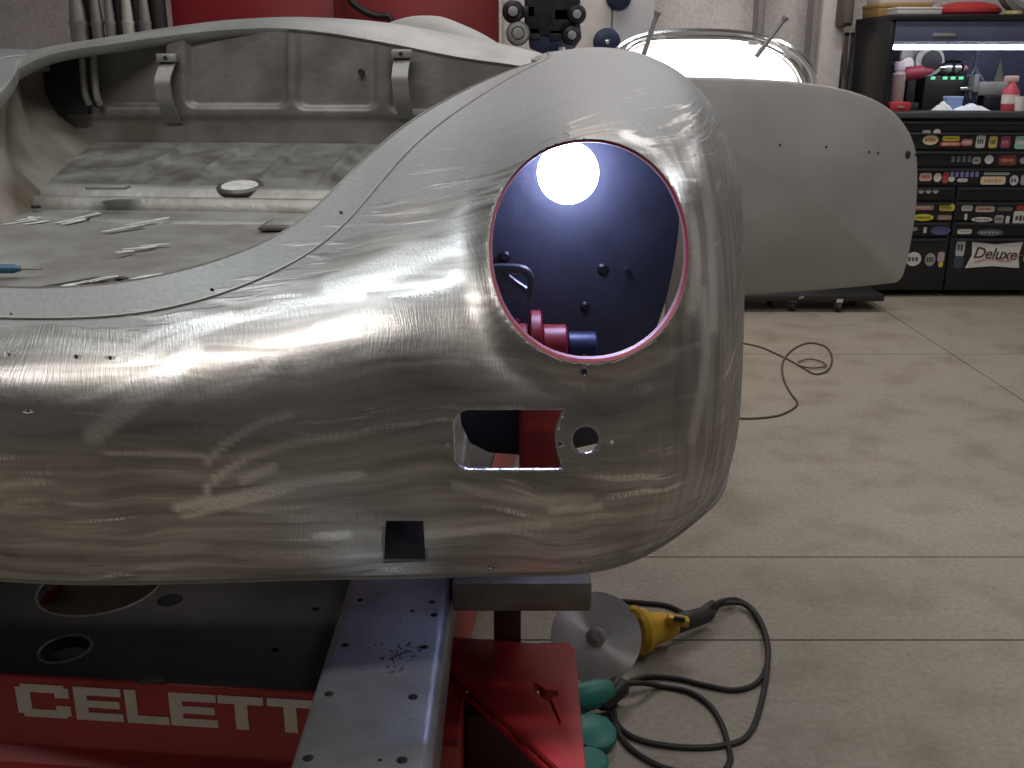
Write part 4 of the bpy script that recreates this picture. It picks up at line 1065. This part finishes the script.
MB().lathe((q.x - .07, q.y, zw + .20), (q.x + .10, q.y, zw + .22), [(0, .03), (.02, .04), (.11, .038), (.13, .022), (.17, .012)], 18).build('motor', flat((.25, .03, .05)), drl)
MB().box((-.025, -.02, 0), (.025, .02, .15)).build('grip', M['black'], drl, .01).location = (q.x - .02, q.y, zw + .04)
MB().box((-.05, -.035, 0), (.05, .035, .045)).build('battery', M['black'], drl, .008).location = (q.x - .02, q.y, zw)
base_at(drl, (q.x, q.y, zw))
pot = item('small_fan', 'small white desk fan hanging high in the left hutch corner', 'fan')
q = hp_(911, 56, .45)
MB().lathe(q, q + Vector((0, -1, 0)), [(0, .03), (.01, .075), (.03, .07), (.04, .02)], 22).build('head', M['white'], pot)
MB().cyl(q + Vector((0, .01, .03)), q + Vector((0, .12, .06)), .015).build('arm', M['white'], pot)
base_at(pot, q)
gb = item('white_gauge', 'round white gauge below the small fan in the hutch', 'gauge')
q = hp_(906, 64, .24); MB().lathe(q, q + Vector((0, -1, 0)), [(0, .03), (.01, .04), (.03, .035)], 22).build('dial', M['white'], gb)
MB().cyl(q, q + Vector((0, .28, 0)), .012).build('bracket', M['pole'], gb); base_at(gb, q)
sqr = item('set_square', 'brown triangular set square leaning at the right of the hutch', 'set square')
o_ = [hp_(1001, 58, .45), hp_(1010, 95, .3), hp_(987, 98, .3)]; o_[1].z = o_[2].z = zw
ts = MB().prism(o_, (0, .012, 0)).build('plate', flat((.16, .14, .12)), sqr, .002)
cxy = sum(o_, Vector()) / 3
cut(ts, [MB().prism([cxy + (p - cxy) * .35 - Vector((0, .2, 0)) for p in o_], (0, .5, 0))]); base_at(sqr, cxy * 1)
rg = item('red_bottle', 'red and white spray bottle near the right end of the hutch', 'bottle')
q = hp_(1010, 100, .10)
MB().lathe((q.x, q.y, zw), (q.x, q.y, zw + 1), [(0, .04), (.01, .045), (.11, .045), (.15, .018), (.16, .018)], 20).build('bottle_body', flat((.45, .06, .08)), rg)
MB().box((-.045, -.015, 0), (.03, .015, .035)).build('trigger_head', flat((.5, .35, .33)), rg, .006).location = (q.x, q.y, zw + .158)
MB().lathe((q.x, q.y, zw + .04), (q.x, q.y, zw + 1), [(0, .046), (.05, .046)], 20).build('paper_label', M['white'], rg); base_at(rg, (q.x, q.y, zw))
vs_ = item('bench_vice', 'dark grey bench vice on the hutch worktop', 'vice')
q = hp_(990, 104, .24)
MB().box((-.10, -.04, .08), (.10, .04, .16)).build('jaw_body', M['pole'], vs_, .015).location = (q.x, q.y, zw)
MB().box((-.06, -.05, 0), (.06, .05, .085)).build('base', M['grease'], vs_, .012).location = (q.x, q.y, zw)
MB().box((-.13, -.045, .10), (-.10, .045, .20)).build('jaw', M['pole'], vs_, .006).location = (q.x, q.y, zw)
MB().cyl((q.x - .19, q.y, zw + .12), (q.x - .10, q.y, zw + .12), .012).build('screw', M['chrome'], vs_); base_at(vs_, (q.x, q.y, zw))
def rag(name, label, px, py, w, d, h, c):
    q = hp_(px, py, .06); pts = []
    for i in range(16):
        pts.append([Vector((q.x + w * (i / 15 - .5), q.y + d * (j / 9 - .5), zw + .004 + h * math.sin(math.pi * i / 15) * math.sin(math.pi * j / 9) * (.7 + .3 * math.sin(i * 1.3 + j)))) for j in range(10)])
    return tag(grid_mesh(name, pts, flat(c), None, thick=.004, off=0, smooth=80), label, 'rag')
rag('white_rag', 'crumpled white rag lying below the green lights', 942, 112, .11, .06, .05, (.6, .6, .6))
rag('white_cloth', 'large folded white cloth in front of the vice', 970, 114, .20, .07, .04, (.65, .66, .72))
bl_ = item('blue_box', 'small light blue box on the hutch worktop beside the white rag', 'box')
q = hp_(952, 108, .12); MB().box((-.045, -.03, 0), (.045, .03, .075)).build('carton', flat((.20, .28, .5)), bl_, .004).location = (q.x, q.y, zw)
MB().box((-.047, -.032, .065), (.047, .032, .08)).build('lid', flat((.3, .38, .6)), bl_, .003).location = (q.x, q.y, zw); base_at(bl_, (q.x, q.y, zw))
cup = item('white_cup', 'cream cup at the right end of the hutch worktop', 'cup')
q = hp_(1020, 110, .05); MB().lathe((q.x, q.y, zw), (q.x, q.y, zw + 1), [(0, .025), (.004, .03), (.08, .036), (.08, .032), (.01, .026)], 20).build('cup_body', M['white'], cup)
MB().tube([(q.x + .033, q.y, zw + .065), (q.x + .06, q.y, zw + .055), (q.x + .055, q.y, zw + .025), (q.x + .03, q.y, zw + .02)], .005, 6).build('handle', M['white'], cup); base_at(cup, (q.x, q.y, zw))
cb = thing('hanging_cables', 'bundle of pale blue cables hanging in the hutch right of the canister', 'cables')
for k in range(4):
    q = hp_(974 + k * 3, 50, .4 + .02 * k); MB().tube([q + Vector((0, 0, .06)), q + Vector((.02 - .02 * k, 0, -.08)), q + Vector((-.05 + .03 * k, 0, -.2)), q + Vector((.0, 0, -.28))], .008, 6).build('cable', flat((.25, .26, .38) if k % 2 else (.08, .08, .12)), cb)
base_at(cb, hp_(978, 50, .42))
# things on the hutch
zt2 = zt + .03
def on_hutch(name, label, cat, px0, px1, h, c, d=.3, dep=.2, z=None, bev=.006):
    a, b = hp_(px0, 15, d), hp_(px1, 15, d); z = zt2 if z is None else z
    t = thing(name, label, cat)
    MB().box((a.x, CY + d - dep / 2, z), (b.x, CY + d + dep / 2, z + h)).build('box_body', flat(c), t, bev)
    MB().box((a.x - .004, CY + d - dep / 2 - .004, z + h * .72), (b.x + .004, CY + d + dep / 2 + .004, z + h + .004)).build('lid', flat(tuple(min(1, x * 1.15) for x in c)), t, bev)
    base_at(t, ((a.x + b.x) / 2, CY + d, z)); return t
on_hutch('white_tray', 'flat white tray on top of the tool cabinet', 'tray', 892, 936, .035, (.52, .50, .47), .1, .16)
on_hutch('cardboard_box', 'brown cardboard box on top of the tool cabinet', 'box', 870, 922, .07, (.30, .19, .07), .42, .28)
on_hutch('white_carton', 'white carton lying on the brown cardboard box', 'carton', 872, 928, .045, (.55, .52, .49), .42, .24, zt2 + .074)
rdm = thing('red_lid_tin', 'low red domed tin on top of the tool cabinet', 'tin')
a, b = hp_(936, 17, .25), hp_(998, 17, .25); cx = (a.x + b.x) / 2; rr_ = (b.x - a.x) / 2
MB().lathe((cx, CY + .26, zt2), (cx, CY + .26, zt2 + 1), [(0, rr_ * .9), (.02, rr_), (.04, rr_), (.06, rr_ * .85), (.075, rr_ * .5), (.08, rr_ * .1)], 32).build('dome', flat((.42, .03, .035)), rdm)
MB().lathe((cx, CY + .26, zt2 + .018), (cx, CY + .26, zt2 + 1), [(0, rr_ * 1.02), (.012, rr_ * 1.02)], 32).build('rim', flat((.30, .02, .03)), rdm); base_at(rdm, (cx, CY + .26, zt2))
fan = thing('grey_wheel', 'large grey wheel standing on the cabinet at the right edge', 'wheel')
q = hp_(1032, -2, .3); R0 = q.z - zt2
R0 = .20; q.z = zt2 + R0
MB().lathe(q + Vector((0, .05, 0)), q + Vector((0, -1, 0)), [(0, R0 * .8), (.0, R0), (.08, R0), (.10, R0 * .85), (.08, R0 * .7), (.05, R0 * .65)], 36).build('tyre', M['pole'], fan)
MB().lathe(q + Vector((0, .03, 0)), q + Vector((0, -1, 0)), [(0, R0 * .7), (.03, R0 * .7), (.04, R0 * .2), (.06, R0 * .15)], 30).build('rim', flat((.42, .42, .42)), fan); base_at(fan, (q.x, q.y, zt2))
yb_ = thing('yellow_pen', 'small yellow box on the right front edge of the cabinet top', 'box')
q = hp_(1011, 28, .04); MB().box((-.04, -.02, 0), (.04, .02, .02)).build('box_body', flat((.45, .42, .12)), yb_, .003).location = (q.x, q.y, zt2)
MB().box((-.015, -.021, .004), (.015, -.0195, .016)).build('paper_label', M['white'], yb_).location = (q.x, q.y, zt2); base_at(yb_, (q.x, q.y, zt2))

# ================================================================== BACKGROUND THINGS
# red roller door / board behind the trunk
Yr = 5.6
rw = thing('red_steel_locker', 'wide red steel locker behind the trunk, near the back wall', 'locker')
a, b = P(172, 10, Yr), P(498, 10, Yr)
MB().box((a.x, Yr, 0), (b.x, Yr + .5, 2.1)).build('carcass', M['redwall'], rw, .008)
nD = 2
for k in range(nD):
    x0 = a.x + (b.x - a.x) * k / nD + .002; x1 = a.x + (b.x - a.x) * (k + 1) / nD - .002
    d = MB().box((x0, Yr - .018, .08), (x1, Yr, 2.06)).build('locker_door', M['redwall'], rw, .004)
    MB().box((x1 - .06, Yr - .04, 1.0), (x1 - .04, Yr - .018, 1.14)).build('handle', M['grease'], d, .003)
base_at(rw, ((a.x + b.x) / 2, Yr + .25, 0))
cb2 = tag(MB().tube([P(345, -15, Yr - .05), P(352, 2, Yr - .05), P(366, 12, Yr - .05), P(378, 16, Yr - .05), P(390, 18, Yr - .05), P(392, 40, Yr - .05)], .018, 8).build('dark_hose', M['grease']), 'dark hose hanging in front of the red locker', 'hose')
# pipes standing against the wall on the left
Yq = 5.4
for k, (px, r, mm, lab) in enumerate(((78, 8, 'pole', 'leftmost grey pipe standing beside the red locker'), (97, 5.5, 'pole', 'second grey pipe from the left, with a pointed joint'), (110, 5, 'pole', 'middle grey pipe standing between dark pipes'), (128, 5.5, 'white', 'palest pipe of the standing pipes'), (145, 5.0, 'pole', 'grey pipe nearest the red locker'), (91, 7, 'black', 'leftmost black pipe among the grey pipes'), (119, 7, 'grease', 'brown black pipe behind the palest pipe'), (137, 6, 'black', 'black pipe right of the palest pipe'), (158, 9, 'black', 'thick black pipe next to the red locker'))):
    dark = mm in ('black', 'grease')
    q = P(px, 20, Yq + (.12 if dark else 0)); rr = r / F * 5.2
    t = thing('standing_pipe', lab, 'pipe', 'pipes standing left of the red locker')
    MB().cyl((q.x, q.y, 0), (q.x, q.y, 2.15), rr * .8 if not dark else rr, n=16).build('pipe_barrel', M[mm], t)
    if not dark:
        zz = P(px, 24, Yq).z
        MB().lathe((q.x, q.y, zz - .25), (q.x, q.y, zz + 1), [(0, rr * 1.05), (.24, rr * 1.05), (.25, rr * 1.15), (.262, rr * 1.15), (.265, rr), (.36, rr * .8)], 16).build('socket', M[mm], t)
    base_at(t, (q.x, q.y, 0))
# fixture head with four rollers on a white post
Ym = 3.9
fx = thing('roller_fixture_head', 'dark greasy fixture head with four round rollers behind the cowl', 'fixture')
q = P(552, 20, Ym)
MB().box((-.10, -.06, -.06), (.10, .10, .20)).build('head_block', M['grease'], fx, .012).location = (q.x, q.y, q.z)
blk = [P(528, 25, Ym - .05), P(580, 22, Ym - .05), P(582, 38, Ym - .05), P(572, 52, Ym - .05), P(556, 58, Ym - .05), P(530, 48, Ym - .05)]
MB().prism(blk, (0, .12, 0)).build('blue_bracket', M['bluemetal'], fx, .008)
for px, py, r in ((513, 11, 10), (518, 33, 11), (577, 14, 9), (572, 35, 9)):
    c = P(px, py, Ym - .10); rr = r / F * Ym
    w = MB().lathe(c + Vector((0, .10, 0)), c + Vector((0, -1, 0)), [(0, rr * .85), (.01, rr), (.08, rr), (.095, rr * .85), (.1, rr * .55), (.09, rr * .5)], 24).build('roller', M['grease'] if py != 33 else M['pole'], fx)
    MB().lathe(c + Vector((0, .02, 0)), c + Vector((0, -1, 0)), [(0, rr * .45), (.025, rr * .45), (.027, rr * .2)], 16).build('roller_hub', M['dullsteel'], w)
    MB().box((-.08 if px > 550 else 0, -.02, -.02), (0 if px > 550 else .08, .02, .02)).build('roller_arm', M['grease'], fx, .004).location = c + Vector((0, .06, 0))
MB().box((q.x - .04, q.y, 0), (q.x + .04, q.y + .08, q.z)).build('post', M['bluemetal'], fx, .006)
MB().box((q.x - .25, q.y - .2, 0), (q.x + .25, q.y + .28, .04)).build('post_foot', M['grease'], fx, .006)
MB().cyl(P(562, 52, Ym - .09), P(562, 47, Ym - .09), .014).build('bolt', M['chrome'], fx)
base_at(fx, (q.x, q.y, 0))
# white cabinet behind it with hanging discs
wc = thing('white_cupboard', 'pale cupboard behind the roller fixture with a rounded door edge', 'cupboard')
a, b = P(502, 10, 5.2), P(655, 10, 5.2)
MB().box((a.x, 5.2, 0), (b.x, 5.6, 2.3)).build('carcass', M['white'], wc, .01)
xm_ = P(612, 10, 5.2).x
MB().box((a.x + .01, 5.18, .1), (xm_ - .004, 5.2, 2.25)).build('cupboard_door', M['white'], wc, .004)
MB().box((xm_ + .004, 5.18, .1), (b.x - .01, 5.2, 2.25)).build('cupboard_door', mat('pale_grey_paint', (.50, .50, .52), .4), wc, .004)
base_at(wc, ((a.x + b.x) / 2, 5.4, 0))
for px, py, r, lab in ((607, 42, 13, 'dark blue grinding disc hanging low on the pale cupboard'), (619, -3, 12, 'dark blue grinding disc hanging at the top of the pale cupboard')):
    c = P(px, py, 5.16); rr = r / F * 5.1
    t = thing('hanging_disc', lab, 'disc', 'discs on the pale cupboard')
    MB().lathe(c + Vector((0, .02, 0)), c + Vector((0, -1, 0)), [(0, rr), (.01, rr), (.014, rr * .9), (.016, rr * .3)], 28).build('disc_face', M['bluemetal'], t)
    MB().lathe(c, c + Vector((0, -1, 0)), [(0, .012), (.012, .012), (.014, .006)], 14).build('hub', M['chrome'], t); base_at(t, c)
# steel columns and wall posts on the back wall
for px0, px1, Y, mm, nm, lab in ((641, 651, 6.5, 'pole', 'steel_column', 'dark grey steel column left of the arched light'), (758, 765, 6.5, 'pole', 'steel_column', 'thin grey steel column above the right of the arched light'), (813, 820, 6.5, 'pole', 'steel_column', 'short dark strip column beside the cream post'), (822, 845, 6.45, 'white', 'wall_post', 'wide cream post left of the tool cabinet')):
    a, b = P(px0, 20, Y), P(px1, 20, Y)
    t = thing(nm, lab, 'column', 'columns on the back wall')
    MB().box((a.x, Y, .03), (b.x, Y + .15, CEIL - .01)).build('shaft', M[mm], t, .006)
    MB().box((a.x - .02, Y - .02, 0), (b.x + .02, Y + .17, .03)).build('foot_plate', M['pole'], t, .004)
    base_at(t, ((a.x + b.x) / 2, Y + .07, 0))
bxx = thing('wall_box', 'dark brown electrical box on the wall above the cream post', 'electrical box')
a, b = P(840, 26, 6.35), P(857, -20, 6.35)
MB().box((a.x, 6.35, a.z), (b.x, 6.75, b.z)).build('box_body', flat((.10, .08, .075)), bxx, .008)
MB().box((a.x + .012, 6.335, a.z + .015), (b.x - .012, 6.35, b.z - .02)).build('cover', flat((.13, .10, .09)), bxx, .004); base_at(bxx, a)
for k, (px, mm, lab) in enumerate(((834, 'pole', 'thin brown rod leaning by the cream post'), (846, 'pole', 'grey rod leaning by the tool cabinet'), (861, 'white', 'thin white rod leaning on the tool cabinet side'), (852, 'rusty', 'brown rod second from the tool cabinet'), (869, 'grease', 'dark rod against the tool cabinet side'))):
    a = P(px, 84, 6.5); a.z = 0; b = P(px + 1, 36, 6.62)
    t = thing('leaning_rod', lab, 'rod', 'rods leaning by the tool cabinet')
    MB().cyl(a, b, .012, n=10).build('rod_bar', M[mm], t); MB().cyl(b, b + (b - a).normalized() * .02, .014, n=10).build('end_cap', M['black'], t); base_at(t, a)
rb2 = thing('red_tool_case', 'small red case on the worktop edge just behind the door', 'case')
q = hp_(897, 110, .08)
MB().box((-.06, -.05, 0), (.06, .05, .05)).build('case_body', flat((.40, .03, .04)), rb2, .008).location = (q.x, q.y, zw)
MB().box((-.02, -.056, .02), (.02, -.048, .03)).build('latch', M['chrome'], rb2).location = (q.x, q.y, zw); base_at(rb2, (q.x, q.y, zw))
print('objects', len(bpy.data.objects))
